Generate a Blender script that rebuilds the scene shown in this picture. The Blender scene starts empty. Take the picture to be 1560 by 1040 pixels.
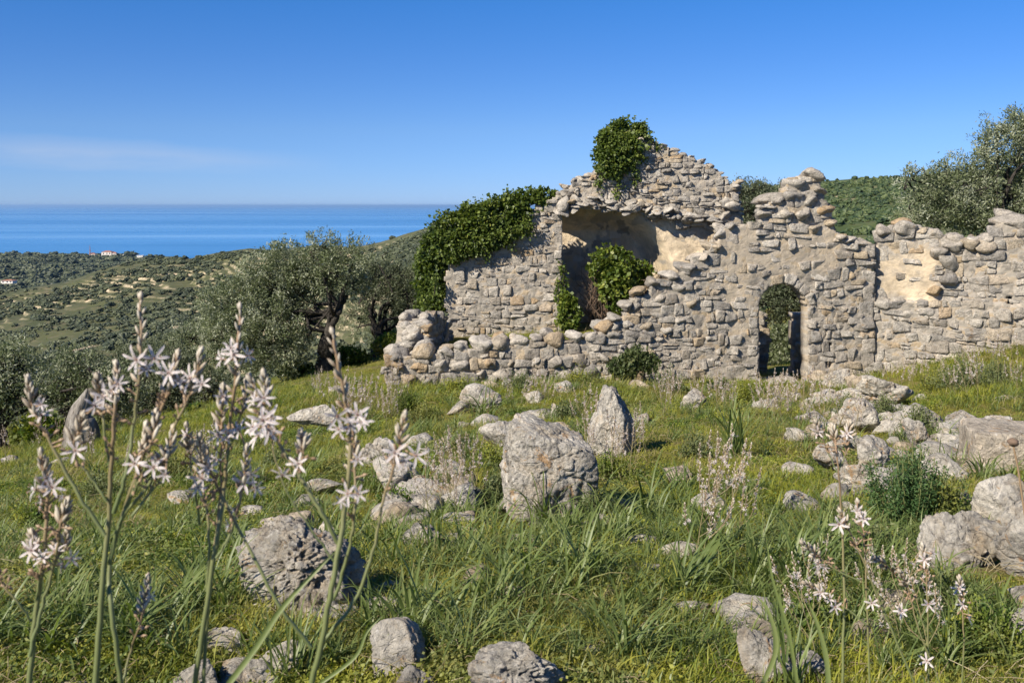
import bpy, bmesh, math, random
import numpy as np
from mathutils import Vector, Euler

sc = bpy.context.scene
# ------------------------------------------------------------------ camera
F = 1517.0; CX = 780.0; HY = 313.0            # focal length in photo pixels, centre column, horizon row
cam_d = bpy.data.cameras.new('camera'); cam = bpy.data.objects.new('camera', cam_d)
sc.collection.objects.link(cam); sc.camera = cam
cam.location = (0, 0, 0); cam.rotation_euler = (math.radians(90), 0, 0)
cam_d.sensor_width = 36; cam_d.lens = 36 * F / 1560
cam_d.shift_y = -(520 - HY) / 1560
cam_d.clip_start = 0.05; cam_d.clip_end = 600000
cam_d.dof.use_dof = True; cam_d.dof.focus_distance = 11.0; cam_d.dof.aperture_fstop = 13
# ------------------------------------------------------------------ sun and sky
to_sun = Vector((-0.60, -0.55, 0.61)).normalized()
sun_el = math.asin(to_sun.z); sun_az = math.atan2(to_sun.x, to_sun.y)
sl = bpy.data.lights.new('sun', 'SUN'); sl.energy = 4.6; sl.angle = math.radians(0.5); sl.color = (1, 0.91, 0.77)
so = bpy.data.objects.new('sun', sl); sc.collection.objects.link(so)
so.rotation_euler = (-to_sun).to_track_quat('-Z', 'Y').to_euler(); so.location = (-30, -20, 40)
w = bpy.data.worlds.new('World'); sc.world = w; w.use_nodes = True
nt = w.node_tree; nt.nodes.clear()
def N(tree, t, **kw):
    n = tree.nodes.new(t)
    for k, v in kw.items(): setattr(n, k, v)
    return n
sky = N(nt, 'ShaderNodeTexSky', sky_type='NISHITA', sun_disc=False)
sky.sun_elevation = sun_el; sky.sun_rotation = sun_az
sky.altitude = 0; sky.air_density = 0.7; sky.dust_density = 0.0; sky.ozone_density = 10
tc = N(nt, 'ShaderNodeTexCoord'); sep = N(nt, 'ShaderNodeSeparateXYZ'); nt.links.new(tc.outputs['Generated'], sep.inputs[0])
def M(tree, op, a, b=None, c=None, clamp=False):
    m = N(tree, 'ShaderNodeMath', operation=op, use_clamp=clamp)
    for i, x in enumerate((a, b, c)):
        if x is None: continue
        if isinstance(x, (int, float)): m.inputs[i].default_value = x
        else: tree.links.new(x, m.inputs[i])
    return m.outputs[0]
# thin streak of cirrus low over the sea: a band that sinks a little towards the right
ax = M(nt, 'DIVIDE', sep.outputs[0], sep.outputs[1]); az_ = M(nt, 'DIVIDE', sep.outputs[2], sep.outputs[1])
comb = N(nt, 'ShaderNodeCombineXYZ'); nt.links.new(ax, comb.inputs[0]); nt.links.new(M(nt, 'MULTIPLY', az_, 9), comb.inputs[1])
nz = N(nt, 'ShaderNodeTexNoise'); nz.inputs['Scale'].default_value = 5; nz.inputs['Detail'].default_value = 9; nz.inputs['Roughness'].default_value = .62; nt.links.new(comb.outputs[0], nz.inputs['Vector'])
band_c = M(nt, 'ADD', M(nt, 'MULTIPLY', ax, -0.055), 0.0295)
dist = M(nt, 'ABSOLUTE', M(nt, 'SUBTRACT', M(nt, 'ADD', az_, M(nt, 'MULTIPLY', M(nt, 'SUBTRACT', nz.outputs[0], 0.5), 0.03)), band_c))
bandm = M(nt, 'SUBTRACT', 1, M(nt, 'DIVIDE', dist, 0.017), clamp=True)
sidem = M(nt, 'MULTIPLY', M(nt, 'DIVIDE', M(nt, 'ADD', ax, 0.62), 0.15, clamp=True), M(nt, 'DIVIDE', M(nt, 'SUBTRACT', -0.17, ax), 0.18, clamp=True))
front = M(nt, 'GREATER_THAN', sep.outputs[1], 0.0)
cm = M(nt, 'MULTIPLY', M(nt, 'MULTIPLY', M(nt, 'MULTIPLY', bandm, sidem), front), M(nt, 'MULTIPLY', nz.outputs[0], 0.62))
tr_ = N(nt, 'ShaderNodeValToRGB'); e_ = tr_.color_ramp.elements; e_.new(.075); e_.new(.14); nt.links.new(sep.outputs[2], tr_.inputs[0])
for k_, (p_, c_) in enumerate(((0, (.60, .66, .88)), (.075, (.74, .77, .86)), (.14, (.60, .78, .93)), (.2, (.46, .81, 1.0)))): e_[k_].position = p_; e_[k_].color = (*c_, 1)
tm_ = N(nt, 'ShaderNodeMix', data_type='RGBA', blend_type='MULTIPLY'); tm_.inputs[0].default_value = 1; nt.links.new(sky.outputs[0], tm_.inputs[6]); nt.links.new(tr_.outputs[0], tm_.inputs[7])
mix = N(nt, 'ShaderNodeMix', data_type='RGBA'); nt.links.new(cm, mix.inputs[0])
nt.links.new(tm_.outputs[2], mix.inputs[6]); mix.inputs[7].default_value = (4.6, 4.9, 5.7, 1)
bg = N(nt, 'ShaderNodeBackground'); bg.inputs[1].default_value = 0.074
wo = N(nt, 'ShaderNodeOutputWorld'); nt.links.new(mix.outputs[2], bg.inputs[0]); nt.links.new(bg.outputs[0], wo.inputs[0])
sc.view_settings.view_transform = 'Standard'; sc.view_settings.look = 'None'
sc.view_settings.gamma = 1; sc.view_settings.use_curve_mapping = False; sc.view_settings.exposure = 0.9
sc.cycles.use_denoising = True; sc.cycles.max_bounces = 6; sc.cycles.transparent_max_bounces = 8
sc.cycles.volume_bounces = 0; sc.cycles.sample_clamp_indirect = 6

rng = np.random.default_rng(7); random.seed(7)

# ------------------------------------------------------------------ numeric noise
def _h(ix, iy, iz, s):
    h = (ix.astype(np.int64) * 374761393 + iy.astype(np.int64) * 668265263 + iz.astype(np.int64) * 2147483647 + s * 974634777) & 0xffffffff
    h = ((h ^ (h >> 13)) * 1274126177) & 0xffffffff
    h = ((h ^ (h >> 16)) * 2246822519) & 0xffffffff
    return ((h ^ (h >> 15)) & 0xffffff) / float(0xffffff)
def noise(p, s=0):
    p = np.asarray(p, float); i = np.floor(p); f = p - i; f = f * f * (3 - 2 * f); r = 0
    for a in (0, 1):
        for b in (0, 1):
            for c in (0, 1):
                wgt = (f[:, 0] if a else 1 - f[:, 0]) * (f[:, 1] if b else 1 - f[:, 1]) * (f[:, 2] if c else 1 - f[:, 2])
                r = r + wgt * _h(i[:, 0] + a, i[:, 1] + b, i[:, 2] + c, s)
    return r * 2 - 1
def fbm(p, o=4, s=0):
    r = 0; a = 1.0; p = np.asarray(p, float)
    for k in range(o): r = r + a * noise(p * 2 ** k, s + k); a *= .5
    return r
def n2(x, y, sc_=1.0, o=3, s=0):
    return fbm(np.stack([np.ravel(x) * sc_, np.ravel(y) * sc_, np.full(np.size(x), 3.7)], 1), o, s).reshape(np.shape(x))
def worley3(p, s=0):
    i0 = np.floor(p); F1 = np.full(len(p), 9.); F2 = np.full(len(p), 9.); cid = np.zeros(len(p))
    for a in (-1, 0, 1):
        for b in (-1, 0, 1):
            for c in (-1, 0, 1):
                x, y, z = i0[:, 0] + a, i0[:, 1] + b, i0[:, 2] + c
                d = np.sqrt((x + _h(x, y, z, s) - p[:, 0]) ** 2 + (y + _h(x, y, z, s + 1) - p[:, 1]) ** 2 + (z + _h(x, y, z, s + 2) - p[:, 2]) ** 2)
                m = d < F1; F2 = np.where(m, F1, np.minimum(F2, d)); cid = np.where(m, _h(x, y, z, s + 3), cid); F1 = np.minimum(F1, d)
    return F1, F2, cid
def fracture(V, s, f=2.2, a=.05):
    """chipped faces and creases like broken limestone"""
    q = V * f + .35 * np.stack([noise(V * 2.1 + k * 7, s + k) for k in range(3)], 1); F1, F2, c = worley3(q, s); e = F2 - F1
    return a * (c - .5) * np.clip(e * 5, 0, 1) - a * .9 * np.exp(-(e / .07) ** 2) - a * .8 * F1
def worley2(x, y, s=0):
    ix = np.floor(x); iy = np.floor(y); F1 = np.full(x.shape, 9.); F2 = np.full(x.shape, 9.); cid = np.zeros(x.shape)
    for a in (-1, 0, 1):
        for b in (-1, 0, 1):
            cx = ix + a; cy = iy + b; z = np.zeros_like(cx)
            d = np.hypot(cx + _h(cx, cy, z, s) - x, cy + _h(cx, cy, z, s + 1) - y); hh = _h(cx, cy, z, s + 2)
            m = d < F1; F2 = np.where(m, F1, np.minimum(F2, d)); cid = np.where(m, hh, cid); F1 = np.minimum(F1, d)
    return F1, F2, cid

# ------------------------------------------------------------------ mesh helpers
class Geo:
    def __init__(s): s.V = []; s.T = []; s.Q = []; s.tt = []; s.n = 0
    def add(s, V, Fc, tint=0.5):
        V = np.asarray(V, float); Fc = np.asarray(Fc, int)
        s.V.append(V); (s.T if Fc.shape[1] == 3 else s.Q).append(Fc + s.n)
        s.tt.append(np.full(len(V), tint) if np.isscalar(tint) else np.asarray(tint, float)); s.n += len(V)
        return s
def rawmesh(name, V, polys, tint=None, smooth=True, mat=None, extra=None):
    me = bpy.data.meshes.new(name); V = np.asarray(V, np.float32)
    me.vertices.add(len(V)); me.vertices.foreach_set('co', V.ravel())
    polys = [np.asarray(p, np.int32) for p in polys if len(p)]
    idx = np.concatenate([p.ravel() for p in polys]); tot = np.concatenate([np.full(len(p), p.shape[1]) for p in polys])
    st = np.concatenate([[0], np.cumsum(tot)[:-1]])
    me.loops.add(len(idx)); me.loops.foreach_set('vertex_index', idx.astype(np.int32))
    me.polygons.add(len(tot)); me.polygons.foreach_set('loop_start', st.astype(np.int32)); me.polygons.foreach_set('loop_total', tot.astype(np.int32))
    me.polygons.foreach_set('use_smooth', np.full(len(tot), smooth))
    if tint is not None:
        at = me.attributes.new('tint', 'FLOAT', 'POINT'); at.data.foreach_set('value', np.asarray(tint, np.float32))
    for k, v in (extra or {}).items():
        at = me.attributes.new(k, 'FLOAT', 'POINT'); at.data.foreach_set('value', np.asarray(v, np.float32))
    me.update(calc_edges=True)
    if mat: me.materials.append(mat)
    return me
def gmesh(name, g, mat, smooth=True):
    return rawmesh(name, np.concatenate(g.V), [np.concatenate(x) for x in (g.T, g.Q) if x], np.concatenate(g.tt), smooth, mat)
def ob(name, me, parent=None, loc=(0, 0, 0), world=True, rot=None, scale=None):
    o = bpy.data.objects.new(name, me); sc.collection.objects.link(o)
    l = Vector(loc)
    if parent: o.parent = parent; l = l - Vector(parent.location) if world else l
    o.location = l
    if rot is not None: o.rotation_euler = rot
    if scale is not None: o.scale = scale
    return o
def tag(o, label, cat, group=None, kind=None):
    o['label'] = label; o['category'] = cat
    if group: o['group'] = group
    if kind: o['kind'] = kind
    return o
def empty(name, loc, label, cat, group=None):
    o = bpy.data.objects.new(name, None); sc.collection.objects.link(o); o.location = loc; o.empty_display_size = .2
    return tag(o, label, cat, group)
def copy_thing(o, parent=None):
    c = o.copy(); sc.collection.objects.link(c)
    if parent: c.parent = parent
    for ch in o.children: copy_thing(ch, c)
    return c
def tube(P, R, k=6, tint=.5):
    P = np.asarray(P, float); n = len(P); R = np.broadcast_to(R, n)
    T = np.gradient(P, axis=0); T /= np.linalg.norm(T, axis=1)[:, None] + 1e-9
    up = np.array([0.31, 0.2, .93]) if abs(T[:, 2]).mean() < .8 else np.array([.2, 1, .1])
    A = np.cross(T, up); A /= np.linalg.norm(A, axis=1)[:, None] + 1e-9; B = np.cross(T, A)
    th = np.arange(k) / k * 2 * math.pi
    V = P[:, None, :] + R[:, None, None] * (np.cos(th)[None, :, None] * A[:, None, :] + np.sin(th)[None, :, None] * B[:, None, :])
    V = V.reshape(-1, 3); i = np.arange(n - 1)[:, None] * k; j = np.arange(k)[None, :]; j2 = (j + 1) % k
    Q = np.stack([i + j, i + j2, i + k + j2, i + k + j], -1).reshape(-1, 4)
    return V, Q
def smooth_path(P, m=4):
    P = np.asarray(P, float); n = len(P)
    if n < 3: 
        t = np.linspace(0, 1, m + 1)[:, None]; return P[0] * (1 - t) + P[-1] * t
    Q = np.vstack([2 * P[0] - P[1], P, 2 * P[-1] - P[-2]]); out = []
    for i in range(1, n):
        p0, p1, p2, p3 = Q[i - 1], Q[i], Q[i + 1], Q[i + 2]
        for t in np.arange(m) / m:
            out.append(.5 * ((2 * p1) + (-p0 + p2) * t + (2 * p0 - 5 * p1 + 4 * p2 - p3) * t * t + (-p0 + 3 * p1 - 3 * p2 + p3) * t ** 3))
    out.append(P[-1]); return np.array(out)
def unit(a): return a / (np.linalg.norm(a, axis=-1, keepdims=True) + 1e-9)
def leaves(P, D, L, W, tint, fold=.25, r=rng):
    """two-triangle folded leaves: P base points, D directions"""
    n = len(P); D = unit(D); S = unit(np.cross(D, unit(r.normal(size=(n, 3))))); U = np.cross(S, D)
    L = np.broadcast_to(L, n)[:, None]; W = np.broadcast_to(W, n)[:, None]
    m = P + D * L * .5 + U * W * fold
    V = np.stack([P, m + S * W * .5 - U * W * fold, P + D * L, m - S * W * .5 - U * W * fold], 1).reshape(-1, 3)
    b = np.arange(n)[:, None] * 4
    Fc = np.concatenate([b + [0, 1, 2], b + [0, 2, 3]])
    return V, Fc, np.repeat(np.broadcast_to(tint, n), 4)

# ------------------------------------------------------------------ materials
def newmat(name):
    m = bpy.data.materials.new(name); m.use_nodes = True; t = m.node_tree; t.nodes.clear()
    out = N(t, 'ShaderNodeOutputMaterial'); return m, t, out
def ramp(t, fac, stops, interp='LINEAR'):
    r = N(t, 'ShaderNodeValToRGB'); r.color_ramp.interpolation = interp; e = r.color_ramp.elements
    while len(e) < len(stops): e.new(.5)
    for i, (p, c) in enumerate(stops): e[i].position = p; e[i].color = (*c, 1) if not isinstance(c, (int, float)) else (c, c, c, 1)
    t.links.new(fac, r.inputs[0]); return r.outputs[0]
def tnoise(t, vec, s, d=4, rough=.55, dist=0.0):
    n = N(t, 'ShaderNodeTexNoise'); n.inputs['Scale'].default_value = s; n.inputs['Detail'].default_value = d
    n.inputs['Roughness'].default_value = rough; n.inputs['Distortion'].default_value = dist
    if vec is not None: t.links.new(vec, n.inputs['Vector'])
    return n.outputs[0]
def tvor(t, vec, s, feature='F1', out='Distance'):
    n = N(t, 'ShaderNodeTexVoronoi', feature=feature); n.inputs['Scale'].default_value = s; t.links.new(vec, n.inputs['Vector']); return n.outputs[out]
def mixc(t, f, a, b, mode='MIX'):
    m = N(t, 'ShaderNodeMix', data_type='RGBA', blend_type=mode)
    for i, x in ((0, f), (6, a), (7, b)):
        if isinstance(x, (int, float)): m.inputs[i].default_value = x
        elif isinstance(x, tuple): m.inputs[i].default_value = (*x, 1)
        else: t.links.new(x, m.inputs[i])
    return m.outputs[2]
def pos(t): return N(t, 'ShaderNodeNewGeometry').outputs['Position']
def attr(t, n='tint'): return N(t, 'ShaderNodeAttribute', attribute_name=n).outputs['Fac']
def orand(t): return N(t, 'ShaderNodeObjectInfo').outputs['Random']
def bump(t, h, strength, dist):
    b = N(t, 'ShaderNodeBump'); b.inputs['Strength'].default_value = strength; b.inputs['Distance'].default_value = dist
    t.links.new(h, b.inputs['Height']); return b.outputs[0]
def finish(t, out, col, rough=.9, nrm=None, spec=.2):
    p = N(t, 'ShaderNodeBsdfPrincipled'); p.inputs['Roughness'].default_value = rough; p.inputs['Specular IOR Level'].default_value = spec
    if isinstance(col, tuple): p.inputs['Base Color'].default_value = (*col, 1)
    else: t.links.new(col, p.inputs['Base Color'])
    if nrm is not None: t.links.new(nrm, p.inputs['Normal'])
    t.links.new(p.outputs[0], out.inputs[0]); return p
def leafmat(name, stops, trans=.3, rnd=.35, rough=.55, spec=.3, patch=None, tcol=(1.25, 1.35, .55)):
    """leaf colour from the per-leaf attribute plus a per-object shift; part of the light passes through"""
    m, t, out = newmat(name)
    f = M(t, 'ADD', attr(t), M(t, 'MULTIPLY', M(t, 'SUBTRACT', orand(t), .5), rnd), clamp=True)
    c = ramp(t, f, stops)
    if patch:     # drier and mossier patches of the meadow
        P = pos(t); c = mixc(t, ramp(t, tnoise(t, P, .9, 5, .65, .5), [(.46, 0.0), (.62, patch)]), c, (.28, .225, .10)); c = mixc(t, ramp(t, tnoise(t, P, 2.3, 4, .6), [(.5, 0.0), (.62, .65)]), c, (.36, .35, .045))
    p = finish(t, out, c, rough, None, spec)
    tr = N(t, 'ShaderNodeBsdfTranslucent'); t.links.new(mixc(t, 1.0, c, tcol, 'MULTIPLY'), tr.inputs[0])
    mx = N(t, 'ShaderNodeMixShader'); mx.inputs[0].default_value = trans
    t.links.new(p.outputs[0], mx.inputs[1]); t.links.new(tr.outputs[0], mx.inputs[2]); t.links.new(mx.outputs[0], out.inputs[0]); return m

def m_stone(name, stops, lichen=.5):
    """masonry stone: one base colour per stone, fine grain, weather patches and lichen spots"""
    m, t, out = newmat(name); P = pos(t)
    base = ramp(t, M(t, 'FRACT', M(t, 'ADD', orand(t), attr(t, 'tone'))), stops)
    g = tnoise(t, P, 9, 6, .65); g2 = tnoise(t, P, 38, 4, .7)
    c = mixc(t, 1.0, base, ramp(t, g, [(.3, .55), (.5, 1.0), (.72, 1.3)]), 'MULTIPLY')
    c = mixc(t, M(t, 'MULTIPLY', ramp(t, tnoise(t, P, 4.2, 5, .7, .5), [(.54, 0.0), (.66, 1.0)]), .55), c, (.15, .14, .125))
    c = mixc(t, M(t, 'MULTIPLY', ramp(t, tnoise(t, P, 6.3, 5, .7, .3), [(.6, 0.0), (.7, 1.0)]), .7), c, (.31, .20, .10))
    c = mixc(t, M(t, 'MULTIPLY', ramp(t, tnoise(t, P, 14, 3, .6), [(.63, 0.0), (.68, 1.0)]), lichen), c, (.44, .42, .38))
    hgt = M(t, 'ADD', M(t, 'MULTIPLY', g, .9), M(t, 'MULTIPLY', g2, .6))
    c = mixc(t, 1.0, c, ramp(t, g2, [(.35, .72), (.62, 1.15)]), 'MULTIPLY')
    finish(t, out, c, .92, bump(t, hgt, 1.0, .06)); return m
STONE = m_stone('rubble_stone', [(0, (.27, .25, .225)), (.2, (.37, .34, .295)), (.45, (.43, .385, .325)), (.64, (.49, .45, .39)), (.8, (.34, .305, .26)), (.9, (.45, .37, .265)), (.96, (.40, .29, .175)), (1, (.54, .49, .42))])
def m_mortar():
    m, t, out = newmat('mortar'); P = pos(t)
    base = ramp(t, attr(t), [(0, (.22, .20, .17)), (.3, (.31, .28, .235)), (.6, (.38, .34, .285)), (.85, (.38, .30, .20)), (1, (.44, .40, .35))])
    mort = mixc(t, 1.0, (.40, .345, .28), ramp(t, tnoise(t, P, 7, 6, .7), [(.3, .6), (.7, 1.3)]), 'MULTIPLY')
    pl = M(t, 'MULTIPLY', attr(t, 'plaster'), 1.0)
    plc = mixc(t, 1.0, (.60, .49, .345), ramp(t, tnoise(t, P, 2.6, 8, .72, .6), [(.3, .55), (.5, .95), (.68, 1.25)]), 'MULTIPLY')
    plc = mixc(t, ramp(t, tnoise(t, P, 1.7, 7, .75, .4), [(.52, 0.0), (.66, .6)]), plc, (.27, .245, .215))
    c = mixc(t, ramp(t, attr(t, 'edge'), [(.05, 1.0), (.22, 0.0)]), base, mort)
    c = mixc(t, pl, c, plc)
    c = mixc(t, M(t, 'MULTIPLY', ramp(t, tnoise(t, P, 3.1, 6, .75), [(.55, 0.0), (.7, 1.0)]), .5), c, (.17, .15, .13))
    g = tnoise(t, P, 9, 9, .75); g2 = tnoise(t, P, 3.5, 6, .8, 1.0)
    finish(t, out, c, .95, bump(t, M(t, 'ADD', g, g2), .9, .04)); return m
MORTAR = m_mortar()
def m_rock(name, a=(.50, .465, .405), warm=.6, dark=.65):
    m, t, out = newmat(name); P = pos(t)
    wv = N(t, 'ShaderNodeVectorMath', operation='ADD'); t.links.new(P, wv.inputs[0]); nn = N(t, 'ShaderNodeTexNoise'); nn.inputs['Scale'].default_value = 5; nn.inputs['Detail'].default_value = 5; t.links.new(P, nn.inputs['Vector'])
    sc2 = N(t, 'ShaderNodeVectorMath', operation='SCALE'); t.links.new(nn.outputs['Color'], sc2.inputs[0]); sc2.inputs['Scale'].default_value = .16; t.links.new(sc2.outputs[0], wv.inputs[1]); W_ = wv.outputs[0]
    g = tnoise(t, P, 3.5, 9, .72, .4); f = tnoise(t, P, 24, 9, .8); v = tvor(t, W_, 26); e1 = tvor(t, W_, 5.5, 'DISTANCE_TO_EDGE'); e2 = tvor(t, W_, 17, 'DISTANCE_TO_EDGE')
    c = mixc(t, 1.0, a, ramp(t, g, [(.28, .5), (.5, 1.0), (.7, 1.35)]), 'MULTIPLY')
    c = mixc(t, M(t, 'MULTIPLY', ramp(t, tnoise(t, P, 5.5, 6, .7, .8), [(.50, 0.0), (.66, 1.0)]), warm), c, (.40, .30, .18))
    c = mixc(t, M(t, 'MULTIPLY', ramp(t, tnoise(t, P, 6.5, 8, .82, .5), [(.52, 0.0), (.60, 1.0)]), dark), c, (.15, .145, .14))
    c = mixc(t, M(t, 'MULTIPLY', ramp(t, tnoise(t, P, 19, 5, .75), [(.62, 0.0), (.67, 1.0)]), .75), c, (.085, .083, .08))
    c = mixc(t, M(t, 'MULTIPLY', ramp(t, tnoise(t, P, 7.3, 6, .75, .6), [(.585, 0.0), (.64, 1.0)]), .75), c, (.44, .26, .11))
    c = mixc(t, M(t, 'MULTIPLY', ramp(t, tnoise(t, P, 12, 6, .8), [(.6, 0.0), (.66, 1.0)]), .7), c, (.60, .58, .54))
    c = mixc(t, 1.0, c, ramp(t, f, [(.32, .62), (.62, 1.2)]), 'MULTIPLY'); c = mixc(t, 1.0, c, ramp(t, v, [(.0, .6), (.25, 1.0)]), 'MULTIPLY'); c = mixc(t, 1.0, c, ramp(t, M(t, 'ADD', e1, M(t, 'MULTIPLY', M(t, 'GREATER_THAN', g, .5), .2)), [(.0, .6), (.025, 1.0)]), 'MULTIPLY')
    hgt = M(t, 'ADD', M(t, 'MULTIPLY', f, 1.1), M(t, 'ADD', M(t, 'MULTIPLY', v, .6), M(t, 'ADD', M(t, 'MULTIPLY', ramp(t, M(t, 'ADD', e1, M(t, 'MULTIPLY', M(t, 'GREATER_THAN', g, .5), .2)), [(.0, 0.0), (.04, 1.0)]), .3), M(t, 'MULTIPLY', ramp(t, e2, [(.0, 0.0), (.08, 1.0)]), .12))))
    finish(t, out, c, .93, bump(t, hgt, 1.0, .035)); return m
ROCK = m_rock('limestone'); ROCKW = m_rock('warm_limestone', (.45, .38, .29), .5, .3); ROCKC = m_rock('cut_limestone', (.47, .41, .33), .3, .12)
def m_ground():
    m, t, out = newmat('turf_soil'); P = pos(t)
    a = tnoise(t, P, .55, 6, .65, .3); b = tnoise(t, P, 3.3, 7, .7, .4); f = tnoise(t, P, 42, 4, .7)
    c = ramp(t, b, [(.3, (.09, .10, .02)), (.44, (.16, .165, .026)), (.55, (.23, .20, .045)), (.68, (.27, .215, .10))])
    c = mixc(t, ramp(t, a, [(.52, 0.0), (.64, .75)]), c, (.20, .15, .09))
    c = mixc(t, ramp(t, tnoise(t, P, 1.7, 6, .7), [(.6, 0.0), (.7, .8)]), c, (.25, .19, .12))
    c = mixc(t, 1.0, c, ramp(t, f, [(.3, .6), (.7, 1.3)]), 'MULTIPLY')
    finish(t, out, c, .95, bump(t, M(t, 'ADD', f, b), 1.0, .05)); return m
GROUND = m_ground()
def m_bark():
    m, t, out = newmat('olive_bark'); P = pos(t)
    g = tnoise(t, P, 7, 7, .7, .6)
    finish(t, out, ramp(t, g, [(.3, (.018, .016, .014)), (.55, (.05, .044, .037)), (.75, (.11, .10, .085))]), .95, bump(t, g, 1.0, .06)); return m
BARK = m_bark()
OLIVE = leafmat('olive_leaves', [(0, (.065, .085, .038)), (.4, (.145, .175, .082)), (.75, (.25, .27, .175)), (1, (.38, .40, .30))], .26, .12, tcol=(1.1, 1.2, .75))
DKOLIVE = leafmat('dark_olive_leaves', [(0, (.042, .055, .028)), (.45, (.10, .12, .062)), (.8, (.17, .19, .115)), (1, (.28, .30, .20))], .25, .12, tcol=(1.1, 1.2, .75))
IVY = leafmat('ivy_leaves', [(0, (.034, .06, .014)), (.5, (.10, .14, .026)), (.85, (.165, .20, .04)), (1, (.26, .26, .06))], .3, .1, .5, .35)
LIME = leafmat('bright_creeper_leaves', [(0, (.04, .07, .012)), (.5, (.105, .15, .024)), (1, (.24, .26, .05))], .3, .1, .45, .4)
GRASS = leafmat('grass_blades', [(0, (.11, .145, .016)), (.35, (.20, .235, .026)), (.65, (.31, .30, .04)), (.88, (.39, .32, .12)), (1, (.42, .34, .17))], .38, .3, patch=.5)
STRAW = leafmat('straw', [(0, (.26, .20, .11)), (.6, (.40, .33, .20)), (1, (.50, .44, .30))], .25, .2)
STRAP = leafmat('asphodel_leaves', [(0, (.075, .115, .032)), (.5, (.165, .21, .062)), (.85, (.24, .27, .10)), (1, (.38, .30, .15))], .38, .25, .45, .45)
HERB = leafmat('herb_leaves', [(0, (.03, .07, .012)), (.5, (.08, .135, .022)), (1, (.18, .22, .04))], .32, .2, patch=.45)
HERBG = leafmat('feathery_leaves', [(0, (.02, .055, .018)), (.5, (.055, .11, .035)), (1, (.13, .19, .06))], .3, .1)
SHRUB = leafmat('shrub_leaves', [(0, (.04, .06, .022)), (.5, (.10, .13, .05)), (1, (.20, .21, .10))], .25, .15)
STEM = leafmat('asphodel_stem', [(0, (.11, .15, .05)), (.4, (.17, .185, .075)), (.7, (.25, .18, .10)), (1, (.34, .22, .14))], .05, .0, .45, .5)
PETAL = leafmat('asphodel_petal', [(0, (.72, .70, .70)), (.6, (.70, .67, .66)), (.86, (.46, .34, .29)), (1, (.40, .20, .11))], .25, .0, .5, .3)
BUD = leafmat('asphodel_bud', [(0, (.62, .58, .50)), (.45, (.48, .42, .33)), (.8, (.28, .20, .13)), (1, (.18, .12, .075))], .15, .1, .5, .3)
for _m in (PETAL,):   # petals stay white when light passes through them
    for n_ in _m.node_tree.nodes:
        if n_.bl_idname == 'ShaderNodeMix': n_.inputs[7].default_value = (1, 1, 1, 1)
def m_hill(name, g1, g2, tan, scarp):
    m, t, out = newmat(name); P = pos(t)
    a = tnoise(t, P, .018, 7, .68, .5); b = tnoise(t, P, .12, 6, .72)
    c = mixc(t, ramp(t, a, [(.40, 0.0), (.6, 1.0)]), g1, g2)
    c = mixc(t, ramp(t, b, [(.5, 0.0), (.68, .75)]), c, tan)
    c = mixc(t, M(t, 'MULTIPLY', attr(t), ramp(t, tnoise(t, P, .09, 5, .7), [(.42, .05), (.58, .8)])), c, scarp)
    finish(t, out, c, .95); return m
HILL = m_hill('hillside', (.055, .066, .032), (.085, .092, .038), (.17, .14, .09), (.56, .45, .31))
HILLG = m_hill('green_hillside', (.035, .055, .02), (.065, .09, .03), (.17, .15, .08), (.36, .30, .20))
HEAD = m_hill('far_headland', (.035, .05, .03), (.07, .09, .04), (.13, .125, .07), (.3, .26, .2))
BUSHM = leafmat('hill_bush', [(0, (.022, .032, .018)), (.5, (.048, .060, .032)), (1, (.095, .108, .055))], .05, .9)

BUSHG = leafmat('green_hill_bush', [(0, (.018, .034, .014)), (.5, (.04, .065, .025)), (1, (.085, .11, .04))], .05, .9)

# ------------------------------------------------------------------ lay of the land
CP = []   # control points (photo column, photo row, depth)
def cp(Y, *pairs):
    for px, py in pairs: CP.append(((px - CX) / F * Y, Y, -(py - HY) / F * Y))
for x in (-6, -2.5, 0, 2.5, 6):
    CP += [(x, -2, -1.45), (x, 1, -1.45), (x, 3.3, -1.6 - .02 * (x < -2))]
cp(6, (-900, 850), (100, 832), (500, 812), (780, 800), (1100, 790), (1500, 772), (2300, 760))
cp(10, (-900, 770), (50, 738), (400, 702), (780, 675), (1200, 664), (1540, 655), (2300, 640))
cp(14, (-900, 730), (50, 702), (400, 645), (780, 617), (1100, 612), (1250, 622), (1500, 592), (2300, 570))
cp(17, (-600, 700), (50, 682), (400, 609), (600, 594), (900, 580), (1060, 588), (1190, 598), (1320, 585), (1450, 556), (1600, 540), (2200, 520))
cp(22, (-600, 680), (50, 662), (300, 622), (500, 582), (640, 560))
cp(21.5, (900, 560), (1200, 555), (1350, 530), (1500, 480), (2000, 450))
cp(28, (-600, 670), (100, 650), (300, 612), (500, 562), (620, 545), (900, 500), (1200, 556), (1500, 440), (2000, 400))
cp(40, (-600, 690), (0, 665), (300, 620), (500, 580), (900, 540), (1300, 450), (2000, 380))
cp(90, (-600, 760), (0, 740), (300, 700), (600, 620), (900, 560), (1300, 430), (2000, 360))
CP = np.array(CP)
def _uv(X, Y): return X / (Y + 4.5) * 2.2, np.log(Y + 4.5)
_cu, _cv = _uv(CP[:, 0], CP[:, 1])
def _tps(r2): return .5 * r2 * np.log(r2 + 1e-9)
_K = _tps((_cu[:, None] - _cu) ** 2 + (_cv[:, None] - _cv) ** 2) + np.eye(len(CP)) * .004
_Pm = np.stack([np.ones_like(_cu), _cu, _cv], 1)
_A = np.block([[_K, _Pm], [_Pm.T, np.zeros((3, 3))]]); _wt = np.linalg.solve(_A, np.concatenate([CP[:, 2], np.zeros(3)]))
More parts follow.
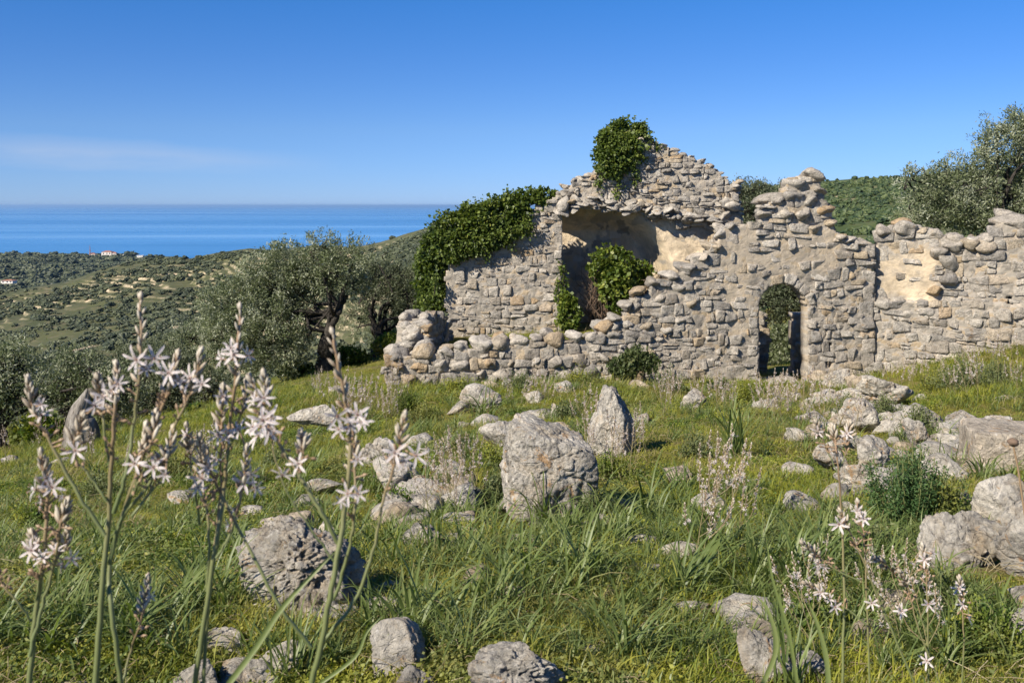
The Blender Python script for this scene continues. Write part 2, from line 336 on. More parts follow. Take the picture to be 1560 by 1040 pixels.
def H(X, Y, rough=True):
    X = np.asarray(X, float); Y = np.asarray(Y, float); sh = X.shape; x = X.ravel(); y = np.maximum(Y.ravel(), -3.2); out = np.empty_like(x)
    for s in range(0, len(x), 40000):
        u, v = _uv(x[s:s + 40000], y[s:s + 40000]); r2 = (u[:, None] - _cu) ** 2 + (v[:, None] - _cv) ** 2
        out[s:s + 40000] = _tps(r2) @ _wt[:-3] + _wt[-3] + _wt[-2] * u + _wt[-1] * v
    if rough: out = out + .10 * n2(x, y, .45, 3, 5) + .035 * n2(x, y, 2.6, 3, 9)
    # ground held up behind the low front wall
    q = (x > -2.25) & (x < 2.6) & (y > fw_y(x) + .35) & (y < 24)
    fl = -2.78 + .06 * (x + 2.2) + .02 * n2(x, y, 1.5, 2, 4)
    out = np.where(q, np.maximum(out, fl), out)
    return out.reshape(sh)
def fw_y(x):      # depth of the front wall's face at world x
    return 16.9 + (np.asarray(x) + 2.1) * .127
_ys = np.concatenate([np.linspace(1.2, 12, 500), np.linspace(12, 60, 700)])
def G(px, py):
    """where the line of sight through a photo point meets the ground"""
    X = (px - CX) / F * _ys; z = -(py - HY) / F * _ys; hh = H(X, _ys, False); k = np.argmax(hh >= z)
    return X[k], _ys[k], hh[k]
def P3(px, py, Y): return np.array([(px - CX) / F * Y, Y, -(py - HY) / F * Y])

nu, nv = 420, 380
U, Vv = np.meshgrid(np.linspace(-1.25, 1.25, nu), np.linspace(math.log(1.6), math.log(96), nv))
Yg = np.exp(Vv) - 4.5; Xg = U * (Yg + 4.5) * 1.0
Zg = H(Xg, Yg)
i = np.arange(nv - 1)[:, None] * nu + np.arange(nu - 1)[None, :]
ground = ob('ground', rawmesh('ground', np.stack([Xg, Yg, Zg], -1).reshape(-1, 3), [np.stack([i, i + 1, i + nu + 1, i + nu], -1).reshape(-1, 4)], mat=GROUND))
ground['kind'] = 'structure'

# ------------------------------------------------------------------ hills, sea, haze
def hill(name, a0, a1, na, prof, nr, mat, step, terr, amp, skirt=-205, seed=0, roughs=.02):
    """prof: list of (depth table, row table) over photo columns; the surface runs through these rows, then drops behind the ridge"""
    px = np.linspace(a0, a1, na); Ys = []; Zs = []
    for cols, deps, rows in prof:
        Y = np.interp(px, cols, deps); r = np.interp(px, cols, rows); Ys.append(Y); Zs.append(-(r - HY) / F * Y)
    Ys = np.array(Ys); Zs = np.array(Zs); m = len(prof); t = np.linspace(0, m - 1, nr); k = np.minimum(t.astype(int), m - 2); f = (t - k)[:, None]
    fs = f
    Y = Ys[k] * (1 - fs) + Ys[k + 1] * fs; Z = Zs[k] * (1 - fs) + Zs[k + 1] * fs
    X = (px[None, :] - CX) / F * Y
    ends = np.sin(np.clip(t / (m - 1), 0, 1) * math.pi)[:, None] ** .5
    nzz = n2(X, Y, roughs, 5, seed) * amp * np.clip(ends + .12, 0, 1)
    Z = Z + nzz
    q = Z / step + .6 * n2(X, Y, roughs * 1.4, 3, seed + 8); fl = np.floor(q); fr = q - fl; s = np.clip((fr - .78) / .22, 0, 1); s = s * s * (3 - 2 * s)
    tm = np.clip(n2(X, Y, roughs * .7, 3, seed + 20) * 2.2 + .75, 0, 1) * terr * np.clip((.97 - t / (m - 1)) / .08, 0, 1)[:, None]
    Zt = (fl + s - .6 * n2(X, Y, roughs * 1.4, 3, seed + 8)) * step
    Z2 = Z * (1 - tm) + Zt * tm; tint = tm * ((fr > .80) & (fr < .985))
    # back slope
    yb = Y[-1:] * 1.15; V = np.concatenate([np.stack([X, Y, Z2], -1), np.stack([X[-1:] * 1.15, yb, np.full_like(yb, skirt)], -1)]).reshape(-1, 3)
    tint = np.concatenate([tint, tint[-1:] * 0]).ravel(); n = nr + 1
    i = np.arange(n - 1)[:, None] * na + np.arange(na - 1)[None, :]
    o = ob(name, rawmesh(name, V, [np.stack([i, i + 1, i + na + 1, i + na], -1).reshape(-1, 4)], tint, True, mat)); o['kind'] = 'structure'
    return X, Y, Z2, tm
hl = hill('terraced_hillside', -700, 900, 700, [
    ((-700, 0, 900), (80, 80, 80), (800, 790, 640)),
    ((-700, 0, 300, 600, 900), (300, 300, 300, 220, 200), (640, 612, 602, 560, 470)),
    ((-700, 0, 100, 300, 500, 700, 900), (480, 460, 460, 500, 450, 340, 300), (560, 520, 505, 470, 430, 390, 380)),
    ((-700, -100, 0, 50, 100, 150, 200, 260, 290, 330, 380, 430, 480, 540, 580, 620, 660, 700, 800, 900), (800, 700, 650, 650, 660, 680, 700, 700, 690, 680, 660, 650, 640, 620, 600, 570, 540, 500, 460, 440),
     (470, 452, 445, 438, 430, 412, 398, 392, 394, 385, 378, 382, 377, 377, 369, 356, 344, 334, 325, 318))], 620, HILL, 1.6, 1.0, 2.0, seed=31)
hr = hill('green_hillside', 950, 2500, 420, [
    ((950, 2500), (60, 60), (640, 520)),
    ((950, 1250, 2500), (160, 150, 150), (430, 395, 360)),
    ((950, 1300, 2500), (300, 300, 300), (345, 322, 300)),
    ((950, 1120, 1190, 1260, 1300, 1400, 1500, 1700, 2000, 2500), (440, 450, 450, 450, 450, 450, 450, 450, 440, 430), (300, 291, 284, 276, 273, 270, 263, 256, 250, 245))], 300, HILLG, 2.2, .8, 2.0, skirt=-60, seed=77)
hh_ = hill('far_headland', -900, 520, 420, [
    ((-900, 520), (900, 900), (560, 560)),
    ((-900, 0, 520), (1700, 1700, 1700), (430, 428, 440)),
    ((-900, 0, 60, 120, 200, 240, 270, 330, 420, 520), (3000, 3000, 3000, 3050, 3050, 3050, 3000, 2900, 2800, 2700), (381, 387, 388.5, 390, 390, 391, 394, 398, 404, 410))], 200, HEAD, 6, .5, 9, seed=51, roughs=.0035)
m, t, out = newmat('sea_water'); P_ = pos(t)
mp = N(t, 'ShaderNodeMapping'); mp.inputs['Scale'].default_value = (.00007, .00035, 1); t.links.new(P_, mp.inputs[0])
st = tnoise(t, mp.outputs[0], 1.0, 8, .62, .4)
c = ramp(t, st, [(.36, (.035, .18, .42)), (.52, (.065, .25, .53)), (.66, (.13, .34, .62))])
p = finish(t, out, c, .3, None, .5)
t.links.new(ramp(t, st, [(.35, .36), (.65, .16)]), p.inputs['Roughness'])
R = 220000; ng = 60
xs = np.linspace(-R, R, 41); ysea = np.concatenate([[-2000, 500, 1500, 3000, 5000, 8000, 13000, 20000, 32000, 50000, 80000, 120000, 170000, R]])
Xs, Ys_ = np.meshgrid(xs, ysea); i = np.arange(len(ysea) - 1)[:, None] * 41 + np.arange(40)[None, :]
sea = ob('sea', rawmesh('sea', np.stack([Xs, Ys_, np.full_like(Xs, -200)], -1).reshape(-1, 3), [np.stack([i, i + 1, i + 42, i + 41], -1).reshape(-1, 4)], mat=m)); sea['kind'] = 'structure'
m, t, out = newmat('haze_air'); v = N(t, 'ShaderNodeVolumePrincipled'); v.inputs['Color'].default_value = (.38, .64, 1, 1); v.inputs['Density'].default_value = 1.7e-5; v.inputs['Anisotropy'].default_value = .2
t.links.new(v.outputs[0], out.inputs['Volume'])
bm = bmesh.new(); bmesh.ops.create_cube(bm, size=1); me = bpy.data.meshes.new('haze'); bm.to_mesh(me); bm.free(); me.materials.append(m)
hz = ob('haze', me, loc=(0, R / 2 - 1500, -75)); hz.scale = (R * 2 + 2000, R + 6000, 256); hz['kind'] = 'stuff'; tag(hz, 'pale blue sea haze that fades the far coast', 'haze')

# ------------------------------------------------------------------ instancing for uncountable stuff
def scatter(name, pts, rot, scl, idx, sources, label=None, cat=None, kind='stuff'):
    col = bpy.data.collections.new(name + '_kinds')
    for k, (me) in enumerate(sources):
        o = bpy.data.objects.new('%02d_' % k + me.name, me); col.objects.link(o)
    me = bpy.data.meshes.new(name); me.vertices.add(len(pts)); me.vertices.foreach_set('co', np.asarray(pts, np.float32).ravel())
    for nme, a, ty in (('rot', rot, 'FLOAT_VECTOR'), ('scl', scl, 'FLOAT_VECTOR')):
        at = me.attributes.new(nme, ty, 'POINT'); at.data.foreach_set('vector', np.asarray(a, np.float32).ravel())
    at = me.attributes.new('idx', 'INT', 'POINT'); at.data.foreach_set('value', np.asarray(idx, np.int32))
    o = ob(name, me); o['kind'] = kind
    if label: o['label'] = label
    if cat: o['category'] = cat
    g = bpy.data.node_groups.new(name, 'GeometryNodeTree')
    g.interface.new_socket('Geometry', in_out='INPUT', socket_type='NodeSocketGeometry'); g.interface.new_socket('Geometry', in_out='OUTPUT', socket_type='NodeSocketGeometry')
    gi = g.nodes.new('NodeGroupInput'); go = g.nodes.new('NodeGroupOutput')
    mv = g.nodes.new('GeometryNodeMeshToPoints'); ip = g.nodes.new('GeometryNodeInstanceOnPoints'); ci = g.nodes.new('GeometryNodeCollectionInfo')
    ci.inputs['Collection'].default_value = col; ci.inputs['Separate Children'].default_value = True; ci.inputs['Reset Children'].default_value = True
    def na(n_, ty):
        a = g.nodes.new('GeometryNodeInputNamedAttribute'); a.data_type = ty; a.inputs['Name'].default_value = n_; return [s for s in a.outputs if s.enabled and s.name == 'Attribute'][0]
    L = g.links.new
    L(gi.outputs[0], mv.inputs['Mesh']); L(mv.outputs[0], ip.inputs['Points']); L(ci.outputs[0], ip.inputs['Instance'])
    ip.inputs['Pick Instance'].default_value = True
    L(na('idx', 'INT'), ip.inputs['Instance Index']); L(na('rot', 'FLOAT_VECTOR'), ip.inputs['Rotation']); L(na('scl', 'FLOAT_VECTOR'), ip.inputs['Scale'])
    L(ip.outputs[0], go.inputs[0])
    md = o.modifiers.new('scatter', 'NODES'); md.node_group = g
    return o
def ico(sub):
    bm = bmesh.new(); bmesh.ops.create_icosphere(bm, subdivisions=sub, radius=1)
    V = np.array([v.co[:] for v in bm.verts]); Fc = np.array([[v.index for v in f.verts] for f in bm.faces]); bm.free(); return V, Fc
ICO = {k: ico(k) for k in (1, 2, 3, 4, 5, 6)}
# bushes of the hills
def bush_mesh(s, sub=3, mat=None):
    V, Fc = ICO[sub]; r = 1 + .5 * fbm(V * 1.6 + s * 9, 3, s) + .38 * noise(V * 5 + s, s + 3); W = V * r[:, None]; W[:, 2] = W[:, 2] * .8 + .35
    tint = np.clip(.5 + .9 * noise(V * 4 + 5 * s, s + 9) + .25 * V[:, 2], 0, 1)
    return rawmesh('bush', W, [Fc], tint, False, mat or BUSHM)
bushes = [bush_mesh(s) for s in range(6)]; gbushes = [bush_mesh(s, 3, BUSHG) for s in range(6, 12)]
def hill_bushes(name, hd, n, dens_seed, rmin, rmax, label, rows=(0.2, .995), thr=.0, pick_n=0, picklab=None, roughs=.02, kinds_=None):
    kinds_ = kinds_ or bushes; X, Y, Z, tm = hd; nr, na = X.shape
    r_ = (rng.random(n) ** .8 * (rows[1] - rows[0]) + rows[0]) * (nr - 1); c_ = rng.random(n) * (na - 1); r_ = r_.astype(int); c_ = c_.astype(int)
    x, y, z = X[r_, c_], Y[r_, c_], Z[r_, c_]
    d = n2(x, y, roughs, 4, dens_seed) + .35 * n2(x, y, roughs * 5, 2, dens_seed + 3); keep = d > thr + rng.normal(size=n) * .15 ; x, y, z, d = x[keep], y[keep], z[keep], d[keep]; n = len(x)
    s = rmin + (rmax - rmin) * rng.random(n) ** 2.2
    pts = np.stack([x, y, z], 1); rot = np.stack([np.zeros(n), np.zeros(n), rng.random(n) * 6.28], 1)
    scl = np.stack([s * (.9 + .3 * rng.random(n)), s * (.9 + .3 * rng.random(n)), s * (.65 + .4 * rng.random(n))], 1)
    if pick_n:
        px = x / y * F + CX; vis = np.where((px > -40) & (px < 1600))[0]; big = vis[np.argsort(-(s / y)[vis])[:pick_n]]
        for b in big:
            o = ob('hillside_bush', kinds_[b % 6], loc=pts[b], rot=rot[b], scale=scl[b]); tag(o, picklab, 'bush', picklab.split(' on ')[0] + 's on the hillside')
        mk = np.ones(n, bool); mk[big] = False; pts, rot, scl = pts[mk], rot[mk], scl[mk]; n = len(pts)
    scatter(name, pts, rot, scl, rng.integers(0, 6, n), kinds_, label, 'scrub')
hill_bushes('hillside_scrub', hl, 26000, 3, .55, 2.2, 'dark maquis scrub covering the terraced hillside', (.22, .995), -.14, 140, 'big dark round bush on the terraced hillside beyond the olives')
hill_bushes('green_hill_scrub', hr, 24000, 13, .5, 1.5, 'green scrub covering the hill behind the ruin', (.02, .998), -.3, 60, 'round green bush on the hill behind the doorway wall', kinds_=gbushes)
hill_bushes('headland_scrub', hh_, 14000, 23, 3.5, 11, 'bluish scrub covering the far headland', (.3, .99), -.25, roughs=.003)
# pale dirt track that climbs the hillside
def drape(hd, px, py):
    X, Y, Z, _ = hd; c = int(np.argmin(abs(X[-1] / Y[-1] * F + CX - px))); rows = HY - Z[:, c] / Y[:, c] * F
    k = np.argmin(abs(rows[len(rows) // 5:] - py)) + len(rows) // 5; return np.array([X[k, c], Y[k, c], Z[k, c] + .25])
tp = np.array([drape(hl, *q) for q in ((60, 546), (100, 538), (140, 528), (175, 520), (205, 511), (240, 505), (270, 498), (300, 486), (330, 478))]); tp = smooth_path(tp, 6)
m, t, out = newmat('track_dirt'); finish(t, out, ramp(t, tnoise(t, pos(t), .4, 4), [(.3, (.30, .24, .16)), (.7, (.5, .42, .3))]))
Tn = unit(np.gradient(tp, axis=0)); Sd = np.stack([Tn[:, 1], -Tn[:, 0], Tn[:, 2] * 0], 1) * 1.6
k = len(tp); V = np.concatenate([tp - Sd, tp + Sd, tp - Sd * 1.1 - [0, 0, 1.2], tp + Sd * 1.1 - [0, 0, 1.2]]); a = np.arange(k - 1)[:, None]
tr = ob('track', rawmesh('track', V, [np.concatenate([a + [0, 1, k + 1, k], a + [2 * k, 0 + 2 * k + 1, 1, 0], a + [k, k + 1, 3 * k + 1, 3 * k]])], mat=m)); tr['kind'] = 'structure'
for q in tr.data.vertices: pass

# houses, mast and trees of the village on the headland
m_wall, t, out = newmat('house_plaster'); finish(t, out, ramp(t, orand(t), [(0, (.62, .54, .46)), (.5, (.72, .68, .62)), (1, (.6, .42, .33))]))
m_roof, t, out = newmat('roof_tiles'); finish(t, out, (.30, .14, .09))
m_dark, t, out = newmat('window_glass'); finish(t, out, (.03, .035, .045), .15, None, .5)
def boxV(x0, x1, y0, y1, z0, z1):
    V = np.array([[x, y, z] for z in (z0, z1) for x, y in ((x0, y0), (x1, y0), (x1, y1), (x0, y1))], float)
    return V, np.array([[0, 1, 5, 4], [1, 2, 6, 5], [2, 3, 7, 6], [3, 0, 4, 7], [4, 5, 6, 7], [3, 2, 1, 0]])
HV = 2850.
for k, (px, py, wpx, hpx, lab) in enumerate([(140, 390, 9, 5, 'low pinkish house beside the thin mast on the headland'), (162, 387, 15, 5, 'long tan house with a hipped roof on the headland crest'),
        (174, 388, 6, 4, 'small white house between two dark trees on the headland'), (213, 391, 9, 2.6, 'flat white house to the right of the dark trees on the headland'),
        (188, 396, 10, 3, 'pale house below the headland crest'), (10, 430, 18, 4, 'low pale farmhouse in the fields at the far left'), (190, 390, 7, 3, 'white house below the dark tree on the headland')]):
    c = P3(px, py, HV if k != 5 else 1650); sc_ = c[1] / F; wd = wpx * sc_; ht = hpx * sc_ * .6
    hs = empty('house', c, lab, 'house'); z0 = -ht * .9
    ob('wall', gmesh('house_wall', Geo().add(*boxV(-wd / 2, wd / 2, 0, wd * .8, z0, ht)), m_wall, False), hs, (0, 0, 0), False)
    if k in (3, 6): ob('roof', gmesh('flat_roof', Geo().add(*boxV(-wd / 2 - .4, wd / 2 + .4, -.4, wd * .8 + .4, ht, ht + .6)), m_wall, False), hs, (0, 0, 0), False)
    else:
        e = .6; rz = ht + hpx * sc_ * .4; V = [[-wd / 2 - e, -e, ht], [wd / 2 + e, -e, ht], [wd / 2 + e, wd * .8 + e, ht], [-wd / 2 - e, wd * .8 + e, ht], [-wd * .2, wd * .4, rz], [wd * .2, wd * .4, rz]]
        ob('roof', rawmesh('hip_roof', V, [[[0, 1, 5, 4], [2, 3, 4, 5], [3, 2, 1, 0]], [[1, 2, 5], [3, 0, 4]]], smooth=False, mat=m_roof), hs, (0, 0, 0), False)
    for q in (-.3, 0.05, .33): ob('window', gmesh('window', Geo().add(*boxV(q * wd - wd * .06, q * wd + wd * .06, -.35, .1, ht * .05, ht * .6)), m_dark, False), hs, (0, 0, 0), False)
m_met, t, out = newmat('red_white_steel'); finish(t, out, (.36, .2, .16), .6)
c = P3(137, 388, HV); g = Geo(); hm = 30
for sx, sy in ((-1, -1), (1, -1), (1, 1), (-1, 1)): g.add(*tube([[sx * 1.6, sy * 1.6, -6], [sx * .3, sy * .3, hm * .75]], .35, 4))
for z in range(-4, 20, 3): r_ = 1.6 - 1.3 * (z + 6) / (hm * .75 + 6); g.add(*tube([[-r_, -r_, z], [r_, -r_, z + 3]], .22, 3)); g.add(*tube([[r_, r_, z], [-r_, r_, z + 3]], .22, 3))
g.add(*tube([[0, 0, hm * .7], [-2.5, 0, hm * .86]], .4, 4)); g.add(*tube([[0, 0, hm * .7], [0, 0, hm]], .3, 4)); g.add(*tube([[-1, 0, hm * .1], [3, 0, hm * .45]], .5, 4))
tag(ob('radio_mast', gmesh('radio_mast', g, m_met), loc=c), 'thin reddish lattice mast rising above the headland village', 'mast')
for px, py, rp, lab in ((179, 388, 4, 'small dark round tree behind the white house on the headland'), (199, 387, 8, 'large dark round tree crown on the headland crest'), (228, 390, 5, 'dark tree right of the flat white house on the headland'),
                        (244, 391, 5, 'second dark tree from the right on the headland crest'), (268, 391.5, 4, 'rightmost dark tree of the headland crest'), (126, 388, 2, 'tiny dark tree left of the thin mast')):
    c = P3(px, py, HV + 10); s = rp * HV / F
    tt = empty('tree', c, lab, 'tree'); ob('crown', bushes[px % 6], tt, (0, 0, -s * .3), False, scale=(s, s, s * .8)); ob('trunk', gmesh('far_trunk', Geo().add(*tube([[0, 0, -s * 1.2], [0, 0, 0]], s * .12, 5)), BARK), tt, (0, 0, 0), False)

# ------------------------------------------------------------------ masonry
def inpoly(poly, x, y):
    poly = np.asarray(poly); r = np.zeros(np.shape(x), bool); j = len(poly) - 1
    for i in range(len(poly)):
        (xi, yi), (xj, yj) = poly[i], poly[j]
        r ^= ((yi > y) != (yj > y)) & (x < (xj - xi) * (y - yi) / (yj - yi + 1e-12) + xi); j = i
    return r
class Plane:
    def __init__(s, pa, ya, pb, yb):
        s.o = np.array([(pa - CX) / F * ya, ya]); b = np.array([(pb - CX) / F * yb, yb]); s.d = unit(b - s.o); s.n = np.array([s.d[1], -s.d[0]])   # outward = towards the camera
        if s.n[1] > .0 : s.n = -s.n
        s.len = np.linalg.norm(b - s.o)
    def uv(s, px, py):
        r = np.array([(px - CX) / F, 1.0]); A = np.array([r, -s.d]).T; t_, u = np.linalg.solve(A, s.o); return u, -(py - HY) / F * t_
    def P(s, u, v, d=0.): 
        u = np.asarray(u, float); d = np.broadcast_to(d, u.shape); v = np.broadcast_to(v, u.shape)
        return np.stack([s.o[0] + u * s.d[0] + d * s.n[0], s.o[1] + u * s.d[1] + d * s.n[1], v], -1)
def clip_cell(c, nb, R):
    poly = [(c[0] + R * math.cos(a) * 1.35, c[1] + R * math.sin(a)) for a in np.arange(8) * math.pi / 4 + .3]
    for q in nb:
        mx, my = (c[0] + q[0]) / 2, (c[1] + q[1]) / 2; nx, ny = q[0] - c[0], q[1] - c[1]; out = []
        for k in range(len(poly)):
            a, b = poly[k - 1], poly[k]; da = (a[0] - mx) * nx + (a[1] - my) * ny; db = (b[0] - mx) * nx + (b[1] - my) * ny
            if (da <= 0) != (db <= 0): tt = da / (da - db); out.append((a[0] + tt * (b[0] - a[0]), a[1] + tt * (b[1] - a[1])))
            if db <= 0: out.append(b)
        poly = out
        if len(poly) < 3: return None
    return np.array(poly)
def stone_mesh(poly, joint, bulge, depth, r, name='stone'):
    c = poly.mean(0); q = poly - c; R = np.linalg.norm(q, axis=1).mean()
    q = q * (1 - np.minimum(.5, joint / np.abs(q).max(0)))
    for _ in range(1): q = np.stack([q * .90 + np.roll(q, -1, 0) * .10, q * .10 + np.roll(q, -1, 0) * .90], 1).reshape(-1, 2)
    q = q * (1 + r.normal(size=(len(q), 1)) * .07); n = len(q); rings = []
    tilt = r.normal(size=2) * .16
    for sf, d in ((1.0, -depth), (1.01, bulge * .45), (.94, bulge * .9), (.6, bulge * .98)):
        p = q * sf; dd = d + (p @ tilt if d > 0 else 0) + r.normal(size=n) * bulge * .22 * (d > 0); rings.append(np.column_stack([p, np.broadcast_to(dd, n)]))
    V = np.concatenate(rings + [[[0, 0, bulge * 1.08]]]); j = np.arange(n); j2 = (j + 1) % n; Q = []
    for k in range(3): Q.append(np.stack([k * n + j, k * n + j2, (k + 1) * n + j2, (k + 1) * n + j], 1))
    T = np.stack([3 * n + j, 3 * n + j2, np.full(n, 4 * n)], 1)
    return c, V, np.concatenate(Q), T
def wall_core(pl, poly, thick, holes=(), cell=.04, plaster=None, plv=1.0, relief=.045, sx=.21, sy=.13, seed=1, rough_edge=.05, back=None, bow=None):
    poly = np.array([pl.uv(*q) for q in poly]); holes = [np.array([pl.uv(*q) for q in h]) for h in holes]
    u0, v0 = poly.min(0) - .05; u1, v1 = poly.max(0) + .05; nu = int((u1 - u0) / cell); nv = int((v1 - v0) / cell)
    u = u0 + np.arange(nu + 1) * cell; v = v0 + np.arange(nv + 1) * cell; UU, VV = np.meshgrid(u, v)
    uc, vc = np.meshgrid(u[:-1] + cell / 2, v[:-1] + cell / 2)
    ju = rough_edge * n2(uc, vc, 4, 3, seed + 50); jv = rough_edge * n2(uc, vc, 4, 3, seed + 60)
    msk = inpoly(poly, uc + ju, vc + jv)
    for h in holes: msk &= ~inpoly(h, uc, vc)
    F1, F2, cid = worley2(UU / sx + .25 * n2(UU, VV, 3, 2, seed), VV / sy + .25 * n2(UU, VV, 3, 2, seed + 4), seed); e = np.clip((F2 - F1), 0, 1)
    plm = np.zeros_like(UU)
    for reg in (plaster or []):
        rp = np.array([pl.uv(*q) for q in reg]); inside = inpoly(rp, UU + .15 * n2(UU, VV, 2.5, 3, 3), VV + .15 * n2(UU, VV, 2.5, 3, 6)); plm = np.maximum(plm, inside * 1.0)
    for _ in range(2): plm[1:-1, 1:-1] = (plm[1:-1, 1:-1] * 2 + plm[:-2, 1:-1] + plm[2:, 1:-1] + plm[1:-1, :-2] + plm[1:-1, 2:]) / 6
    dd = np.clip(e * 3, 0, 1) ** .6 * relief * .55 * (1 - .75 * plm) + .010 * n2(UU, VV, 5, 4, seed + 7) - .02 + .02 * plm
    if bow: dd = dd + bow(UU, VV)
    Vf = pl.P(UU + .012 * n2(UU, VV, 30, 1, 2), VV + .012 * n2(UU, VV, 30, 1, 8), dd).reshape(-1, 3); Vb = pl.P(UU, VV, -thick + .04 * n2(UU, VV, 6, 2, 3)).reshape(-1, 3)
    n = (nu + 1) * (nv + 1); J, I = np.where(msk); a = J * (nu + 1) + I; b = a + 1; c_ = b + nu + 1; d_ = a + nu + 1
    Q = [np.stack([a, b, c_, d_], 1), np.stack([a, d_, c_, b], 1) + n]
    pm = np.pad(msk, 1)
    for (dj, di, e0, e1) in ((0, -1, d_, a), (0, 1, b, c_), (-1, 0, a, b), (1, 0, c_, d_)):
        s_ = ~pm[J + 1 + dj, I + 1 + di]; Q.append(np.stack([e1[s_], e0[s_], e0[s_] + n, e1[s_] + n], 1))
    Q = np.concatenate(Q); used = np.unique(Q); mp_ = np.zeros(2 * n, int); mp_[used] = np.arange(len(used))
    VA = np.concatenate([Vf, Vb])[used]; tint = np.concatenate([cid.ravel()] * 2)[used]; ed = np.concatenate([e.ravel()] * 2)[used]; pp = np.concatenate([plm.ravel(), plm.ravel() * 0])[used]
    return rawmesh('masonry_core', VA, [mp_[Q]], tint, True, MORTAR, {'edge': ed, 'plaster': pp * plv}), poly, holes
def lay_stones(pl, poly, holes, root, sw, sh, joint, bulge, edges=(), seed=1, skip=None, drop=0., mat=None, partname='stone', proud=.0, budget=150, pack=.45):
    """random rubble: voronoi cells of jittered courses; `edges` are outlines (photo points) whose dressed stones stop at the line"""
    r = np.random.default_rng(seed); poly = np.asarray(poly); u0, v0 = poly.min(0) - .3; u1, v1 = poly.max(0) + .3; cells = []; v = v0; ph = r.random(4) * 9
    wave = lambda u, k: .05 * math.sin(u * 1.3 + ph[0] + k * .7) + .03 * math.sin(u * 3.7 + ph[1] + k * 1.9)
    k = 0
    while v < v1:
        h = sh * r.uniform(.75, 1.45); u = u0 - r.random() * sw
        while u < u1:
            w_ = sw * r.uniform(.5, 1.55); b0, b1 = v + wave(u, k), v + wave(u + w_, k); t0, t1 = v + h + wave(u, k + 1), v + h + wave(u + w_, k + 1)
            j = lambda: r.normal() * sh * .09
            q = np.array([[u + j(), b0 + j()], [u + w_ + j(), b1 + j()], [u + w_ + j(), t1 + j()], [u + j(), t0 + j()]]); x = r.random()
            if x < .22 * (h > sh): m0, m1 = r.uniform(.35, .65), r.uniform(.35, .65); A = q[0] * (1 - m0) + q[3] * m0; B = q[1] * (1 - m1) + q[2] * m1; cells += [np.array([q[0], q[1], B, A]), np.array([A, B, q[2], q[3]])]
            elif x < .34: m0 = r.uniform(.3, .7); m1 = m0 + r.normal() * .12; A = q[0] * (1 - m0) + q[1] * m0; B = q[3] * (1 - m1) + q[2] * m1; cells += [np.array([q[0], A, B, q[3]]), np.array([A, q[1], q[2], B])]
            else:
                if r.random() < .5: q = np.insert(q, r.integers(1, 4), 0, axis=0); z_ = [i_ for i_ in range(5) if not q[i_].any()][0]; q[z_] = (q[z_ - 1] + q[(z_ + 1) % 5]) / 2 + r.normal(size=2) * sh * .10
                cells.append(q)
            u += w_
        v += h; k += 1
    C = np.array([c.mean(0) for c in cells]); keep = np.ones(len(C), bool); spec = []
    for ln, off, sp in edges:
        L = np.array([pl.uv(*q) for q in ln]); seg = np.linalg.norm(np.diff(L, axis=0), axis=1); tt = np.concatenate([[0], np.cumsum(seg)]); n_ = max(2, int(tt[-1] / sp)); cuts = (np.arange(n_ + 1) + np.concatenate([[0], r.uniform(-.22, .22, n_ - 1), [0]])) / n_ * tt[-1]
        dn = np.linspace(0, tt[-1], 200); LP = np.stack([np.interp(dn, tt, L[:, 0]), np.interp(dn, tt, L[:, 1])], 1); keep &= np.min(np.hypot(C[:, None, 0] - LP[:, 0], C[:, None, 1] - LP[:, 1]), axis=1) > abs(off) * 1.75
        def nrm(t_):
            d = np.array([np.interp(t_ + .04, tt, L[:, 0]) - np.interp(t_ - .04, tt, L[:, 0]), np.interp(t_ + .04, tt, L[:, 1]) - np.interp(t_ - .04, tt, L[:, 1])]); d /= np.hypot(*d) + 1e-9; return np.array([d[1], -d[0]]) * np.sign(off)
        for c0, c1 in zip(cuts[:-1], cuts[1:]):
            p0 = np.array([np.interp(c0, tt, L[:, 0]), np.interp(c0, tt, L[:, 1])]); p1 = np.array([np.interp(c1, tt, L[:, 0]), np.interp(c1, tt, L[:, 1])]); dpt = abs(off) * r.uniform(1.7, 2.6); spec.append(np.array([p0 + nrm(c0) * .005, p1 + nrm(c1) * .005, p1 + nrm(c1) * dpt, p0 + nrm(c0) * dpt]))
    cells = [c for c, k_ in zip(cells, keep) if k_]; flag = [0] * len(cells) + [1] * len(spec); cells += spec; C = np.array([c.mean(0) for c in cells]); ok = inpoly(poly, C[:, 0], C[:, 1])
    for h in holes: ok &= ~inpoly(h, C[:, 0], C[:, 1])
    allst = []
    for i in np.where(ok)[0]:
        c = C[i]; cell = cells[i]
        if flag[i] == 0 and ((skip is not None and skip(c[0], c[1], r)) or r.random() < drop): continue
        if np.sum(cell[:, 0] * np.roll(cell[:, 1], -1) - cell[:, 1] * np.roll(cell[:, 0], -1)) < 0: cell = cell[::-1]
        ar = cell - cell.mean(0); ar = abs(np.sum(ar[:, 0] * np.roll(ar[:, 1], -1) - ar[:, 1] * np.roll(ar[:, 0], -1))) / 2
        cc, V, Q, T = stone_mesh(cell, joint * r.uniform(.5, 1.6), bulge * r.uniform(.4, 1.6), .12, r)
        base = proud - .008 + .014 * r.normal()
        W = np.stack([V[:, 0] * pl.d[0] + (V[:, 2] + base) * pl.n[0], V[:, 0] * pl.d[1] + (V[:, 2] + base) * pl.n[1], V[:, 1]], 1); allst.append((ar + flag[i], W, T, Q, pl.P(cc[0], cc[1], 0.)))
    allst.sort(key=lambda a: -a[0]); g = Geo()
